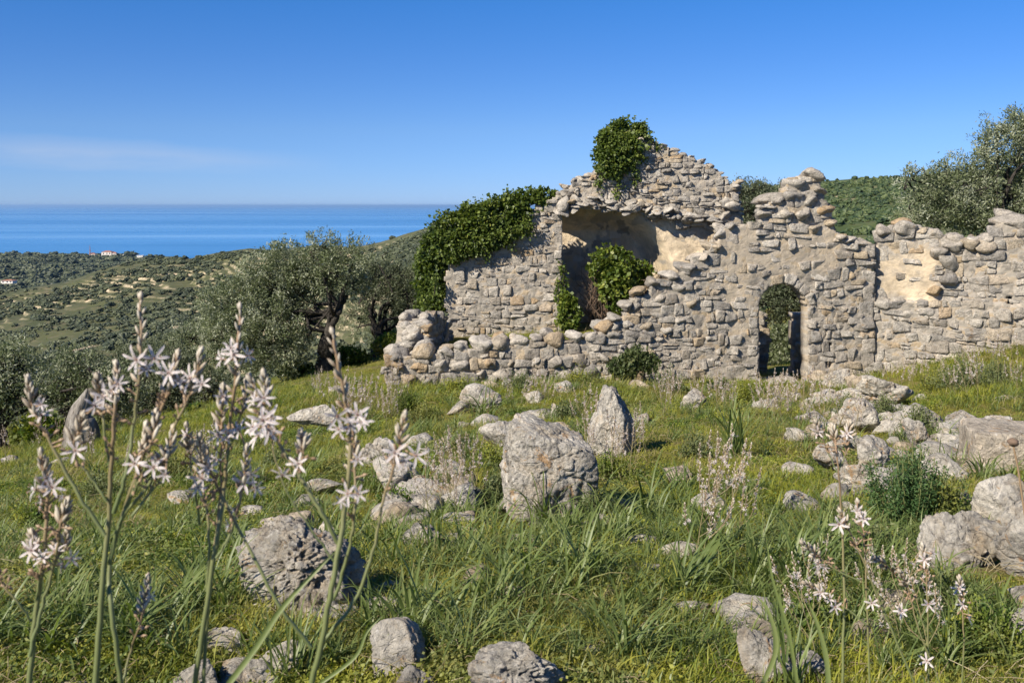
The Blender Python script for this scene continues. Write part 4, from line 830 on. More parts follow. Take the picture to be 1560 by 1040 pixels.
olive('darkest olive crown in the gap behind the left olives', b, [(140, 545, 20), (170, 555, 24), (205, 545, 22), (110, 560, 22), (70, 565, 22), (235, 555, 24), (180, 580, 30)], 9000, DKOLIVE, [b + [0, 0, -.2], P3(170, 580, 34)], .13, 7)
b = gp(1525, 430, 24)
olive('tall olive tree rising behind the right end of the wall', b, [(1530, 232, 34), (1560, 205, 28), (1500, 255, 26), (1590, 200, 34), (1470, 290, 40), (1435, 290, 30), (1405, 290, 24), (1450, 325, 34), (1510, 300, 34, 24.6), (1550, 290, 40, 24.6), (1600, 260, 50), (1490, 330, 34), (1560, 330, 40), (1385, 280, 15), (1420, 330, 26), (1640, 230, 50), (1500, 205, 14), (1525, 195, 12), (1395, 315, 18)], 75000, OLIVE,
      [b + [0, 0, -.2], P3(1520, 390, 24), P3(1515, 350, 24), P3(1560, 320, 24)], .2, 8)
b = gp(1150, 420, 29)
olive('olive crown filling the gap between gable and doorway wall', b, [(1150, 292, 17), (1140, 310, 22), (1165, 305, 18), (1190, 300, 14), (1150, 335, 24), (1125, 300, 14)], 11000, DKOLIVE, [b + [0, 0, -.2], P3(1150, 370, 29), P3(1148, 330, 29)], .16, 9)
b = gp(1215, 560, 28)
olive('dark olive seen through the arched doorway', b, [(1190, 450, 36), (1225, 455, 34), (1160, 455, 30), (1195, 485, 26), (1240, 480, 24), (1195, 420, 24), (1150, 480, 22)], 20000, DKOLIVE, [b + [0, 0, -.2], P3(1222, 530, 28), P3(1205, 500, 28)], .17, 10)
ivy('shrub', 'grey green shrub standing behind the doorway', [(1188, 518, 22, 26.6), (1206, 535, 22, 26.4), (1174, 545, 20, 26.4), (1222, 520, 18, 26.8), (1195, 560, 20, 26)], 9000, .08, OLIVE, hang=-.8, seed=12, cat='shrub')
for k, (x, y, s, lab) in enumerate([(530, 548, 20, 'low green bush under the large olive'), (600, 525, 18, 'bright green bush at the foot of the forked olive'), (455, 566, 16, 'low bush in the shade left of the large trunk'), (60, 655, 24, 'leafy green thicket between the left olive trunks'), (180, 665, 20, 'green thicket right of the pointed stump'), (300, 640, 20, 'green thicket below the dark low olive')]):
    Y = 28 if y < 600 else 18; ivy('thicket', lab, [(x, y, s, Y), (x + s, y + 4, s * .8, Y), (x - s, y + 4, s * .8, Y + .3)], 3500, .07, HERB, hang=-.6, seed=40 + k, cat='bush')
# dead trunk stump
m2 = gp(124, 676, 14.5); g = Geo(); path = [m2 + [-.02, 0, -.1], P3(122, 655, 14.5), P3(120, 632, 14.5), P3(128, 610, 14.5), P3(134, 592, 14.5)]; pt = smooth_path(path, 8)
V, Q = tube(pt, np.interp(np.linspace(0, 1, len(pt)), [0, .3, .6, 1], [.26, .2, .12, .02]), 22); c_ = pt[np.arange(len(V)) // 22]; dv = V - c_; V = c_ + dv * (1 + .35 * noise(np.column_stack([unit(dv)[:, :2] * 4, V[:, 2] * 1.2]), 5))[:, None]; g.add(V, Q)
m_grey, t, out = newmat('weathered_wood'); gmap = N(t, 'ShaderNodeMapping'); gmap.inputs['Scale'].default_value = (18, 18, 2); t.links.new(pos(t), gmap.inputs[0]); gg = tnoise(t, gmap.outputs[0], 1, 6, .7)
finish(t, out, ramp(t, gg, [(.35, (.09, .08, .07)), (.6, (.27, .25, .225))]), .9, bump(t, gg, 1, .03))
tag(ob('dead_stump', gmesh('dead_stump', g, m_grey)), 'pointed grey dead tree stump standing in front of the left olives', 'stump')

# ------------------------------------------------------------------ rocks lying in the grass
FOOT = []     # footprints: x, y, rx, ry
def norm_(v): return np.array(v, float) / np.linalg.norm(v)
def rock(x0, x1, yt, yb, label=None, seed=0, sub=5, pits=0., mat=None, group=None, dep=.42, rotz=None, nplanes=10, detail=1., lift=0., p=15, Yoff=0., name='rock', mesh=None, cat='rock'):
    gx, gy, gz = G((x0 + x1) / 2, yb); wd = (x1 - x0) / F * gy; Yc = gy + wd * dep * .6 + Yoff; wd = (x1 - x0) / F * Yc; X = ((x0 + x1) / 2 - CX) / F * Yc
    zt = -(yt - HY) / F * (Yc - wd * dep * .2); zg = float(H(X, Yc, False)); zb = zg - .12 * max(zt - zg, .05) - .02 + lift; hgt = max(zt - zb, .05)
    me = mesh or rock_mesh(seed * 7 + int(x0), sub, pits=pits, mat=mat, nplanes=nplanes, detail=detail, p=p)
    o = ob(name, me, loc=(X, Yc, (zt + zb) / 2), scale=(wd / 2, wd * dep, hgt / 2), rot=(0, 0, rotz or 0)); tag(o, label, cat, group); FOOT.append((X, Yc, wd * .5, wd * dep)); return o
def hewn(planes, seed, sub=5, pits=0., detail=1., p=16, mat=None, name='rock'):
    V, Fc = ICO[sub]; nrm = np.array([norm_(q[0]) for q in planes]); h = np.array([q[1] for q in planes]); s = (np.maximum(V @ nrm.T, 1e-3) / h) ** p; R_ = (s.sum(1) + .5 ** p) ** (-1 / p)
    R_ = R_ * (1 + detail * (.05 * fbm(V * 2 + seed, 4, seed) + .012 * fbm(V * 7 + seed, 4, seed + 2)) + fracture(V, seed + 9, 2.2, .05) + fracture(V, seed + 19, 7, .018) - .02 * np.abs(fbm(V * 16, 3, seed)) - .012 * np.abs(noise(V * 38, seed)))
    if pits: R_ = R_ * (1 - pits * np.clip(fbm(V * 5 + seed, 3, seed + 5) - .1, 0, 1) - pits * .5 * np.clip(fbm(V * 12 + seed, 3, seed + 6) - .1, 0, 1))
    W = V * R_[:, None]; lo, hi = W.min(0), W.max(0); return rawmesh(name, (W - (lo + hi) / 2) / (hi - lo) * 2, [Fc], None, True, mat or ROCK)
rock(345, 558, 798, 955, 'big pitted karst boulder with orange stains in the left foreground', 3, 6, dep=.34, mesh=hewn([((-.7, -.4, .75), .78), ((-1, -.3, -.1), .95), ((.1, -.2, 1), .85), ((.55, -.1, .85), .72), ((1, -.2, .2), .95), ((-.25, -1, .35), .62), ((.45, -1, .2), .72), ((0, 1, .2), .8)], 3, 6, .30, 1.7, 12))
rock(760, 915, 638, 792, 'large blocky limestone boulder in the middle of the slope', 5, 6, dep=.38, mesh=hewn([((-1, -.12, .02), .95), ((-.9, .2, .5), 1.2), ((.42, -.12, 1), .66), ((.1, -1, .25), .8), ((.75, -.45, .75), .95), ((1, .2, .1), 1.0), ((0, 1, 0), .9), ((.5, -1, -.1), .95), ((-.5, -1, .1), 1.0)], 5, 6, .07, 1.0, 26))
rock(728, 806, 640, 695, 'grey rounded rock tucked behind the left shoulder of the blocky boulder', 8, 5, .1, Yoff=.35)
rock(850, 905, 700, 765, 'mossy flank stone leaning on the right side of the blocky boulder', 9, 5, .1)
rock(895, 972, 588, 698, 'pointed pale rock with black lichen spots below the front wall', 12, 5, mesh=hewn([((-1, -.2, .4), .62), ((.15, .1, 1), 1.0), ((.9, -.3, .65), .66), ((-.1, -1, .3), .7), ((.3, 1, .2), .7), ((1, -.6, 0), .9), ((-.6, -1, -.1), .9)], 12, 5, .15, 1., 22))
rock(700, 765, 583, 628, 'wide pale rock in the grass just below the low wall', 14, 5, .1)
rock(680, 716, 610, 630, 'small flat rock left of the wide pale rock below the wall', 15, 4)
rock(545, 602, 668, 722, 'hollowed grey rock left of centre behind the right flower spike', 17, 5, .4)
rock(566, 640, 700, 748, 'long pale stone slab sloping down left of centre', 18, 4)
rock(628, 664, 681, 706, 'round grey stone with a dark right side on the left slope', 19, 4, .1)
rock(468, 535, 727, 752, 'low rounded pale rock between the flower stems', 21, 4)
rock(425, 480, 778, 815, 'yellowish rock just behind the karst boulder', 23, 4, .2, mat=ROCKW)
rock(478, 530, 795, 835, 'grey crumbly rock behind the right end of the karst boulder', 24, 4, .4)
rock(392, 430, 790, 815, 'small pale rock behind the left end of the karst boulder', 25, 4, .2)
rock(614, 676, 798, 848, 'grey rock with a black hollow to the right of the karst boulder', 27, 5, .5)
rock(655, 695, 828, 852, 'small grey stone in front of the rock with a black hollow', 28, 4)
rock(563, 655, 948, 1035, 'angular pale rock split by a sharp edge in the bottom foreground', 31, 6, .05, p=16, nplanes=7, detail=.7)
rock(603, 672, 1010, 1060, 'small grey rock below the angular pale rock at the bottom edge', 32, 5, .1)
rock(714, 866, 978, 1075, 'broad faceted limestone rock cut by the bottom edge of the picture', 35, 6, .3, p=12, nplanes=9)
rock(1123, 1208, 964, 1050, 'rounded pale boulder at the bottom edge right of centre', 38, 6, .15)
rock(1196, 1262, 998, 1045, 'low stone beside the rounded boulder at the bottom edge', 39, 5, .2)
rock(62, 134, 976, 1020, 'low pale rock in the lower left corner between flower stems', 41, 5, .1)
rock(78, 150, 1030, 1070, 'flat rock at the bottom edge in the left corner', 42, 4)
rock(258, 345, 1002, 1065, 'grey rock at the bottom edge left of the strappy leaves', 43, 5, .2)
rock(312, 378, 963, 1015, 'jagged rock stacked above the grey rock at the bottom left', 44, 5, .3)
rock(330, 425, 1012, 1060, 'smooth grey rock at the bottom edge beside the long leaf', 45, 5, .1)
rock(390, 462, 982, 1035, 'dark cornered rock among the strappy leaves at the bottom', 46, 5, .2)
rock(432, 545, 922, 968, 'flat pale rock shelf in front of the karst boulder', 47, 5, .1)
rock(553, 630, 917, 948, 'low grass ringed rock right of the pale rock shelf', 48, 4)
rock(568, 604, 940, 960, 'small rock touching the grass ringed rock', 49, 4)
rock(788, 848, 938, 960, 'thin flat stone half sunk in grass above the broad faceted rock', 51, 4, mat=ROCKW)
rock(862, 914, 928, 954, 'tan stone half sunk in grass above the broad faceted rock', 52, 4, mat=ROCKW)
rock(878, 918, 984, 1008, 'small pale stone right of the broad faceted rock', 53, 4)
rock(1010, 1056, 712, 736, 'tan flat stone bare in the middle of the grass', 54, 4, mat=ROCKW)
rock(1308, 1388, 570, 628, 'jagged grey rock tilted up in front of the right wall', 61, 5, .35, p=12, nplanes=8)
rock(1278, 1335, 607, 655, 'pale rock left of the jagged tilted rock', 62, 5, .2)
rock(1355, 1442, 614, 662, 'cracked grey rock right below the jagged tilted rock', 63, 5, .2)
rock(1436, 1500, 627, 664, 'pale rock directly behind the cut block', 64, 5, .3)
rock(1486, 1540, 634, 660, 'low pale rock behind the top edge of the cut block', 65, 4, .2)
rock(1300, 1362, 664, 716, 'faceted pale rock with a dark hollow left of the ferny bush', 66, 5, .2, p=13, nplanes=8)
rock(1232, 1296, 676, 722, 'low mossy rock at the left end of the rubble line', 67, 5, .15)
rock(1276, 1385, 702, 752, 'long flat pale rock in front of the faceted rock with a hollow', 68, 5, .1)
rock(1376, 1418, 636, 684, 'upright pale rock above the ferny bush', 69, 5, .2)
rock(1405, 1470, 690, 735, 'rock half hidden between ferny bush and cut block', 70, 4, .1)
rock(1250, 1300, 735, 765, 'small rock below the long flat pale rock', 71, 4, .1)
rock(1446, 1490, 748, 792, 'yellowish stone wedged under the cut block', 73, 5, .2, mat=ROCKW)
rock(1484, 1566, 722, 812, 'angular grey rock leaning on the cut block', 74, 5, .1, p=18, nplanes=7, detail=.6, Yoff=-.1)
rock(1392, 1534, 784, 892, 'big rough pale boulder at the right below the cut block', 75, 6, .25, nplanes=9)
rock(1522, 1660, 765, 905, 'tall rough boulder cut by the right edge of the picture', 76, 6, .2, Yoff=-.1)
rock(1545, 1650, 872, 965, 'pale boulder low at the right edge', 77, 5, .15)
rock(1525, 1610, 935, 1000, 'lowest lichen spotted rock at the right edge', 78, 5, .3)
rock(1255, 1300, 560, 588, 'small dark stone at the foot of the doorway right jamb', 79, 4, .1)
rock(1035, 1078, 592, 622, 'pale stone in the weeds left of the doorway', 80, 4, .2)
rock(836, 862, 615, 640, 'small rounded stone above the blocky boulder', 81, 4)
rock(0, 62, 905, 925, 'flat stone sunk in grass at the left edge', 82, 4)
# cut block
gx, gy, gz = G(1520, 742); bx = rock_mesh(5, 5, mat=ROCKC, p=3, detail=0)
V, Fc = ICO[5]; r4 = (np.abs(V) ** 22).sum(1) ** (-1 / 22); W = V * r4[:, None]; W = W * (1 + .012 * fbm(W * 3, 4, 8) + .008 * fbm(W * 12, 3, 9))[:, None]
blk = ob('cut_stone_block', rawmesh('cut_stone_block', W, [Fc], None, True, ROCKC), loc=P3(1566, 701, 7.5), rot=(math.radians(2), math.radians(1), math.radians(-10)), scale=(.44, .25, .25)); tag(blk, 'large squared cut stone block with a flat top at the right', 'stone block'); FOOT.append((blk.location.x, 7.75, .4, .3))
# long grey stone lying in the grass by the trees
o = rock(438, 514, 620, 650, 'long thin grey stone lying tilted in grass below the large olive', 83, 4, .1, dep=.15); o.rotation_euler = (0, math.radians(-16), 0)
small = [rock_mesh(200 + k, 3, name='stone', p=18, nplanes=8) for k in range(8)] + [rock_mesh(220 + k, 3, name='stone', p=18, nplanes=8, mat=ROCKW) for k in range(3)]
r_ = np.random.default_rng(77); cnt = 0; BANDN = 30
def zone(px, py):
    if py < 640: return 'just below the walls' if px > 560 else 'near the olive trees'
    if px < 520: return 'on the left side of the slope' 
    if px < 1180: return 'on the middle of the slope'
    return 'on the right side below the rubble'
LM = [(450, 870, 'karst boulder'), (835, 710, 'blocky boulder'), (933, 640, 'pointed pale rock'), (732, 605, 'wide pale rock'), (573, 695, 'hollowed grey rock'), (603, 724, 'long stone slab'), (500, 740, 'low rounded rock'), (645, 820, 'black hollowed rock'), (609, 990, 'sharp edged rock'), (790, 1020, 'broad faceted rock'),
      (1165, 1000, 'rounded bottom boulder'), (98, 1000, 'lower left rock'), (1347, 600, 'jagged tilted rock'), (1330, 690, 'faceted hollow rock'), (1262, 700, 'low mossy rock'), (1385, 740, 'feathery bush'), (1510, 690, 'cut block'), (1462, 830, 'big rough boulder'), (1190, 600, 'doorway'), (960, 555, 'wall shrub'), (680, 560, 'low front wall'),
      (500, 560, 'large olive trunk'), (124, 660, 'pointed stump'), (476, 635, 'long tilted stone'), (5, 680, 'left edge olive'), (880, 880, 'centre leaf tuft'), (1150, 880, 'upright leaf tuft'), (1033, 724, 'tan flat stone'), (1056, 606, 'pale weedy stone'), (1450, 560, 'right wall'), (255, 730, 'dark weed patch'), (230, 905, 'lone bud spike'), (815, 949, 'thin flat stone'), (30, 915, 'flat stone at left edge')]
def near_lm(px, py):
    d = [(abs(px - a) + 1.6 * abs(py - b), a, b, n_) for a, b, n_ in LM]; _, a, b, n_ = min(d); dx, dy = px - a, py - b
    if abs(dx) < 25 and dy > 0: return 'in front of the ' + n_
    if abs(dx) < 25: return 'behind the ' + n_
    return ('to the left of the ' if dx < 0 else 'to the right of the ') + n_
spots = [(r_.uniform(600, 730), r_.uniform(745, 840)) for _ in range(26)] + [(r_.uniform(560, 720), r_.uniform(650, 760)) for _ in range(10)] + [(r_.uniform(1200, 1400), r_.uniform(600, 780)) for _ in range(24)] + [(r_.uniform(0, 1560), 600 + 420 * r_.random()) for _ in range(70)] + [(r_.uniform(700, 1000), r_.uniform(590, 660)) for _ in range(10)]
spots += [(1225 + 260 * t_ + r_.normal() * 18, 610 + 125 * abs(t_ - .25) ** 1.0 + r_.normal() * 16) for t_ in r_.random(34)]
for q_, (px, py) in enumerate(spots):
    gx, gy, gz = G(px, py); s = r_.uniform(.05, .13) * (1 + .06 * gy) * (1.35 if q_ >= len(spots) - 34 else 1); z = near_lm(px, py); ki = int(r_.integers(11)); tone = 'tan' if ki > 7 else 'grey'
    o = ob('field_stone', small[ki], loc=(gx, gy, gz + s * .12), rot=(r_.normal() * .15, r_.normal() * .15, r_.random() * 6.28), scale=(s, s * .8, s * .55)); siz = 'tiny' if s / gy < .011 else 'small' if s / gy < .017 else 'fist sized'; tag(o, f'{siz} loose {tone} stone in grass {z}', 'stone', f'{siz} {tone} stones {z}')

# ------------------------------------------------------------------ strappy asphodel tufts
def strap(base, az, ln, w_, bend, r, seg=6, lean=.35):
    """one keeled leaf that rises, arches over and tapers"""
    t_ = np.linspace(0, 1, seg + 1); el = math.radians(88) - lean - bend * t_ ** 1.6; ds = ln / seg
    x = np.concatenate([[0], np.cumsum(np.cos(el[1:]) * ds)]); z = np.concatenate([[0], np.cumsum(np.sin(el[1:]) * ds)])
    h = np.array([math.cos(az), math.sin(az), 0]); s = np.array([-math.sin(az + .3), math.cos(az + .3), 0.]); C = base + x[:, None] * h + z[:, None] * [0, 0, 1]
    wd = w_ * np.clip(np.minimum(1.0, (1 - t_) * 2.6 + .04), .03, 1); side = np.stack([C - s * wd[:, None] / 2 + [0, 0, .2] * wd[:, None], C - [0, 0, 0.] * wd[:, None], C + s * wd[:, None] / 2 + [0, 0, .2] * wd[:, None]], 1).reshape(-1, 3)
    a = np.arange(seg)[:, None] * 3; Q = np.concatenate([a + [0, 1, 4, 3], a + [1, 2, 5, 4]]); tint = np.repeat(np.clip(.35 + r.normal() * .18 + (t_ ** 5) * .55 * (r.random() < .4), 0, 1), 3); return side, Q, tint
def tuft_mesh(seed, n=34, ln=.42, w_=.014, bend=1.6, spread=.05):
    r = np.random.default_rng(seed); g = Geo()
    for k in range(n): g.add(*strap(np.array([*(r.normal(size=2) * spread), -.02]), r.random() * 6.28, ln * r.uniform(.55, 1.15), w_ * r.uniform(.7, 1.2), bend * r.uniform(.3, 1.25), r, lean=r.uniform(.05, .7)))
    return gmesh('asphodel_tuft', g, STRAP)
tufts = [tuft_mesh(300 + k, 26, .42, .013, 1.5) for k in range(5)] + [tuft_mesh(310 + k, 32, .36, .011, 1.0) for k in range(3)]
def free(x, y, m=.8):
    for a, b, rx, ry in FOOT:
        if ((x - a) / (rx * m)) ** 2 + ((y - b) / (ry * m)) ** 2 < 1: return False
    d = y - fw_y(x)
    if x > -2.3 and x < 6.7 and -.12 < d < .5: return False
    if x >= 6.6 and y > 17.2: return False
    return True
# the largest tufts: every leaf its own piece
def big_tuft(px, py, wpx, label, seed, n=26, upright=False):
    gx, gy, gz = G(px, py); ln = wpx / F * gy * .62; r = np.random.default_rng(seed); root = empty('asphodel_tuft', (gx, gy, gz), label, 'plant')
    for k in range(n):
        V, Q, T = strap(np.array([*(r.normal(size=2) * ln * .09), -.02]), r.random() * 6.28, ln * r.uniform(.6, 1.2), ln * .026 * r.uniform(.7, 1.25), (.7 if upright else 1.7) * r.uniform(.3, 1.2), r, 9, r.uniform(.03, .5 if upright else .75))
        ob('leaf', rawmesh('leaf', V, [Q], T, True, STRAP), root, (0, 0, 0), False)
for a in [(880, 890, 250, 'big arching strappy leaf tuft at the centre of the foreground grass', 1), (765, 905, 260, 'big sprawling strappy leaf tuft left of the centre tuft', 2), (1150, 900, 210, 'tall upright strappy leaf tuft right of centre', 3, 40, True), (985, 790, 190, 'wide leaf tuft below the right end of the blocky boulder', 4),
          (1120, 690, 150, 'dense strappy tuft in front of the doorway left jamb', 5, 46, True), (738, 638, 110, 'dark tuft in front of the wide pale rock', 6, 40), (1215, 668, 100, 'leafy tuft on the grass below the doorway', 7), (440, 1040, 210, 'tuft of long blue green leaves at the bottom edge between rocks', 8, 30, True),
          (275, 985, 170, 'long leaf tuft behind the lone bud spike', 9, 28, True), (650, 745, 110, 'tuft right of the long pale stone slab', 10), (560, 655, 90, 'tuft above the hollowed grey rock', 11), (1200, 1060, 240, 'very tall thin leaves at the bottom edge left of the white flowers', 12, 16, True), (1060, 640, 90, 'tuft among weeds left of the doorway', 13), (830, 800, 170, 'leaf tuft in front of the blocky boulder', 14)]:
    big_tuft(*a)
cnt = 0; r_ = np.random.default_rng(123)
while cnt < 280:
    px = r_.uniform(-60, 1620); py = 590 + 440 * r_.random() ** 1.15; gx, gy, gz = G(px, py)
    if n2(np.array([gx]), np.array([gy]), .5, 2, 77)[0] < -.25 or not free(gx, gy, 1.0) or not free(gx, gy + .45, 1.05) or gy > 30: continue
    z = near_lm(px, py); s = r_.uniform(.45, .95); siz = 'small' if s < .54 else 'medium' if s < .7 else 'broad'; ht_ = 'spreading' if cnt % 2 else 'bushy'; o = ob('asphodel_tuft', tufts[r_.integers(8)], loc=(gx, gy, float(H(gx, gy))), rot=(0, 0, r_.random() * 6.28), scale=(s, s, s * r_.uniform(.8, 1.1))); tag(o, f'{siz} strappy leaf tuft {z}', 'plant', f'{siz} asphodel tufts {z}'); cnt += 1

# past the three hundred largest: the remaining small tufts and leaves of the slope, uncountable
n = 2600; pyq = 585 + 440 * r_.random(n) ** 1.5; pxq = r_.uniform(-80, 1640, n); Yq = np.zeros(n); Xq = np.zeros(n)
for k in range(n): Xq[k], Yq[k], _ = G(pxq[k], pyq[k])
ok = np.array([free(a, b, 1.0) and free(a, b + .3, 1.0) for a, b in zip(Xq, Yq)]) & (n2(Xq, Yq, .6, 3, 88) > np.where(pyq > 850, .1, -.25)) & (Yq < 32); Xq, Yq = Xq[ok], Yq[ok]; n = len(Xq); s = r_.uniform(.28, .62, n)
scatter('asphodel_leaves', np.column_stack([Xq, Yq, H(Xq, Yq)]), np.column_stack([r_.normal(size=n) * .15, r_.normal(size=n) * .15, r_.random(n) * 6.28]), np.column_stack([s, s, s * r_.uniform(.7, 1.15, n)]), r_.integers(0, 8, n), tufts, 'small strappy leaf tufts filling the rocky slope', 'plants')

# ------------------------------------------------------------------ asphodel flowers
def flower_geo(c, nrm, R, r, closed=0.):
    """six narrow petals with a brown midrib, and the stamens"""
    g = Geo(); nrm = unit(np.asarray(nrm, float)); a = unit(np.cross(nrm, [.3, .1, .9])); b = np.cross(nrm, a); ph = r.random() * 6
    for k in range(6):
        th = ph + k * math.pi / 3 + r.normal() * .12; d = math.cos(th) * a + math.sin(th) * b; s = np.cross(nrm, d); L = R * r.uniform(.88, 1.08); cup = .55 + closed + r.normal() * .15; t_ = np.array([0, .25, .5, .75, 1.0])
        C = c + d * (L * np.sin(t_ * 1.15) / .91)[:, None] * (1 - closed * .6) + nrm * (L * cup * (t_ * (1.1 - .75 * t_ * (1 - closed))))[:, None]; wd = np.array([.07, .14, .17, .13, .02]) * R * 1.15
        V = np.stack([C - s * wd[:, None] / 2, C - s * wd[:, None] * .1 - nrm * R * .015, C + s * wd[:, None] * .1 - nrm * R * .015, C + s * wd[:, None] / 2], 1).reshape(-1, 3); i = np.arange(4)[:, None] * 4
        Q = np.concatenate([i + [0, 1, 5, 4], i + [1, 2, 6, 5], i + [2, 3, 7, 6]]); T = np.tile([.08, .86, .86, .08], 5) * 1.0; T[:4] = .9; g.add(V, Q, T)
    for k in range(6):
        th = r.random() * 6.28; d = unit(nrm + .7 * (math.cos(th) * a + math.sin(th) * b)); g.add(*tube(np.array([c, c + d * R * .32, c + d * R * .55 + nrm * R * .08]), [R * .012, R * .01, R * .01], 3), .15); V, Q = tube(np.array([c + d * R * .53, c + d * R * .62]), R * .035, 4); g.add(V, Q, 1.0)
    V, Q = tube(np.array([c - nrm * R * .12, c, c + nrm * R * .14]), [R * .05, R * .1, R * .06], 6); g.add(V, Q, .95); return g
def bud_geo(g, c, d, L, w_, r, sides=6):
    d = unit(d); P = c + d * (np.array([0, .18, .5, .8, 1.0]) * L)[:, None]; V, Q = tube(P, np.array([.25, .75, 1, .7, .08]) * w_ / 2, sides); th = np.tile(np.arange(sides), 5); g.add(V, Q, np.clip(np.repeat([.95, .6, .35, .3, .55], sides) + .35 * (th % 3 == 0) + r.normal() * .08, 0, 1))
def spike(path, L, r, S=1.0, rich=1.0):
    """buds around the last stretch of a stem, big at the bottom and packed tight at the tip"""
    g = Geo(); seg = np.linalg.norm(np.diff(path, axis=0), axis=1); tt = np.concatenate([[0], np.cumsum(seg)]); tot = tt[-1]; nb = int(17 * rich); axis = unit(path[-1] - path[-2])
    for k in range(nb):
        f = k / nb; s = tot - L * (1 - f) ** 1.25; c = np.array([np.interp(s, tt, path[:, q]) for q in range(3)]); th = k * 2.4 + r.normal() * .2; a = unit(np.cross(axis, [.2, 1, .1])); b = np.cross(axis, a); out = math.cos(th) * a + math.sin(th) * b
        d = axis * (.8 + .7 * f) + out * (.75 - .45 * f); l = S * (.018 - .010 * f) * r.uniform(.8, 1.15); bud_geo(g, c + out * .0015 * S, d, l, l * .3, r)
    bud_geo(g, path[-1] - axis * .004 * S, axis, .012 * S, .007 * S, r); return g
def asphodel(name, label, Y0, stems, flowers, seed, base_rad=.0045, S=1.0, group=None):
    """stems: (photo points, radius scale, spike length in photo px or 0); flowers: (px, row, size px)"""
    r = np.random.default_rng(seed); b0 = stems[0][0][0]; base = P3(b0[0], b0[1], Y0); gz = float(H(base[0], base[1], False)); root = empty(name, (base[0], base[1], gz), label, 'flowering plant', group); g = Geo(); joint = 0
    paths = []
    for k, (pts, rs_, sp) in enumerate(stems):
        Yk = Y0 + (0 if k == 0 else r.normal() * .012); P = [P3(x, y, Yk + (r.normal() * .006 if q else 0)) for q, (x, y) in enumerate(pts)]
        pth = smooth_path(P, 6)
        if pts[0][1] >= 1035: f_ = np.array([P[0][0] + (P[0][0] - P[1][0]) * .8, Y0 + .03, gz - .03]); pth = np.concatenate([np.linspace(f_, pth[0], 5)[:-1], pth])
        pth = pth + r.normal(size=pth.shape) * .0006; rad = base_rad * .72 * rs_ * np.linspace(1, .42 if sp else .5, len(pth)); V, Q = tube(pth, rad, 7); fr = np.repeat(np.linspace(0, 1, len(pth)), 7); g.add(V, Q, np.clip(.18 + .8 * fr ** 1.2 * (1 if sp else .6) + r.normal() * .05, 0, 1)); paths.append(pth)
        if sp:
            L = sp / F * Y0; sg = spike(pth, L, r, S); ob('bud_spike', gmesh('bud_spike', sg, BUD), root, (0, 0, 0))
            seg = np.linalg.norm(np.diff(pth, axis=0), axis=1); tt = np.concatenate([[0], np.cumsum(seg)])
            for q in range(9):      # bracts and little stalks with capsules below the open flowers
                s = tt[-1] - L * r.uniform(1.0, 2.1)
                if s < tt[-1] * .25: continue
                c = np.array([np.interp(s, tt, pth[:, z]) for z in range(3)]); d = unit(r.normal(size=3) + [0, 0, .9]); g.add(*tube(np.array([c, c + d * .009 * S]), [.0011 * S, .0008 * S], 4), .9); V, Q = tube(np.array([c + d * .009 * S, c + d * .012 * S, c + d * .016 * S]), [.001 * S, .0024 * S, .0006 * S], 5); g.add(V, Q, .85)
    ob('stem', gmesh('asphodel_stem', g, STEM), root, (0, 0, 0)); allp = np.concatenate(paths)
    for fl in flowers:
        x, y, sz = fl[:3]; c = P3(x, y, Y0 - .012 + r.normal() * .008); near = allp[np.argmin(((allp - c) ** 2).sum(1))]; nrm = unit(unit(c - near + 1e-4) * .7 + [r.normal() * .35 - .15, -.75, .25 + r.normal() * .25]); R_ = sz / 2 / F * Y0 * .94; f = flower_geo(c, nrm, R_ * 1.05, r, .15 if sz < 36 else 0.)
        V, Q = tube(smooth_path([near, (near + c) / 2 - [0, 0, .002], c - nrm * R_ * .1], 3), .0011 * S, 5); fo = ob('flower', gmesh('flower', f, PETAL), root, (0, 0, 0)); ob('flower_stalk', gmesh('flower_stalk', Geo().add(V, Q, .9), STEM), fo, (0, 0, 0), False)
    return root
asphodel('asphodel', 'tall branching white asphodel with two thick crossing stems in the left foreground', 1.15, [
    ([(146, 1040), (155, 900), (165, 800), (170, 710), (175, 620), (178, 556)], 1.25, 70), ([(184, 1040), (172, 940), (166, 870), (180, 810), (200, 745), (232, 660), (258, 590), (270, 540)], 1.0, 65), ([(166, 860), (185, 790), (225, 740), (262, 660), (292, 590), (306, 536)], .75, 75),
    ([(172, 780), (190, 730), (204, 650), (213, 560), (215, 450)], .85, 130), ([(170, 735), (160, 660), (152, 610), (148, 576)], .6, 40), ([(161, 815), (120, 755), (78, 675), (52, 625), (42, 578)], .75, 60), ([(180, 800), (205, 740), (218, 690), (223, 648)], .55, 50), ([(190, 775), (218, 720), (232, 670), (238, 628)], .5, 45),
    ([(200, 785), (240, 735), (256, 690), (263, 655)], .5, 60), ([(162, 765), (135, 722), (112, 690), (128, 632)], .5, 45)],
    [(208, 548, 46), (235, 546, 46), (222, 562, 30), (158, 603, 44), (144, 618, 36), (180, 585, 34), (170, 596, 32), (257, 568, 42), (290, 576, 44), (308, 585, 34), (272, 580, 30), (63, 632, 40), (115, 686, 42), (205, 706, 38), (234, 712, 42), (252, 722, 32), (240, 700, 34), (62, 616, 26)], 1)
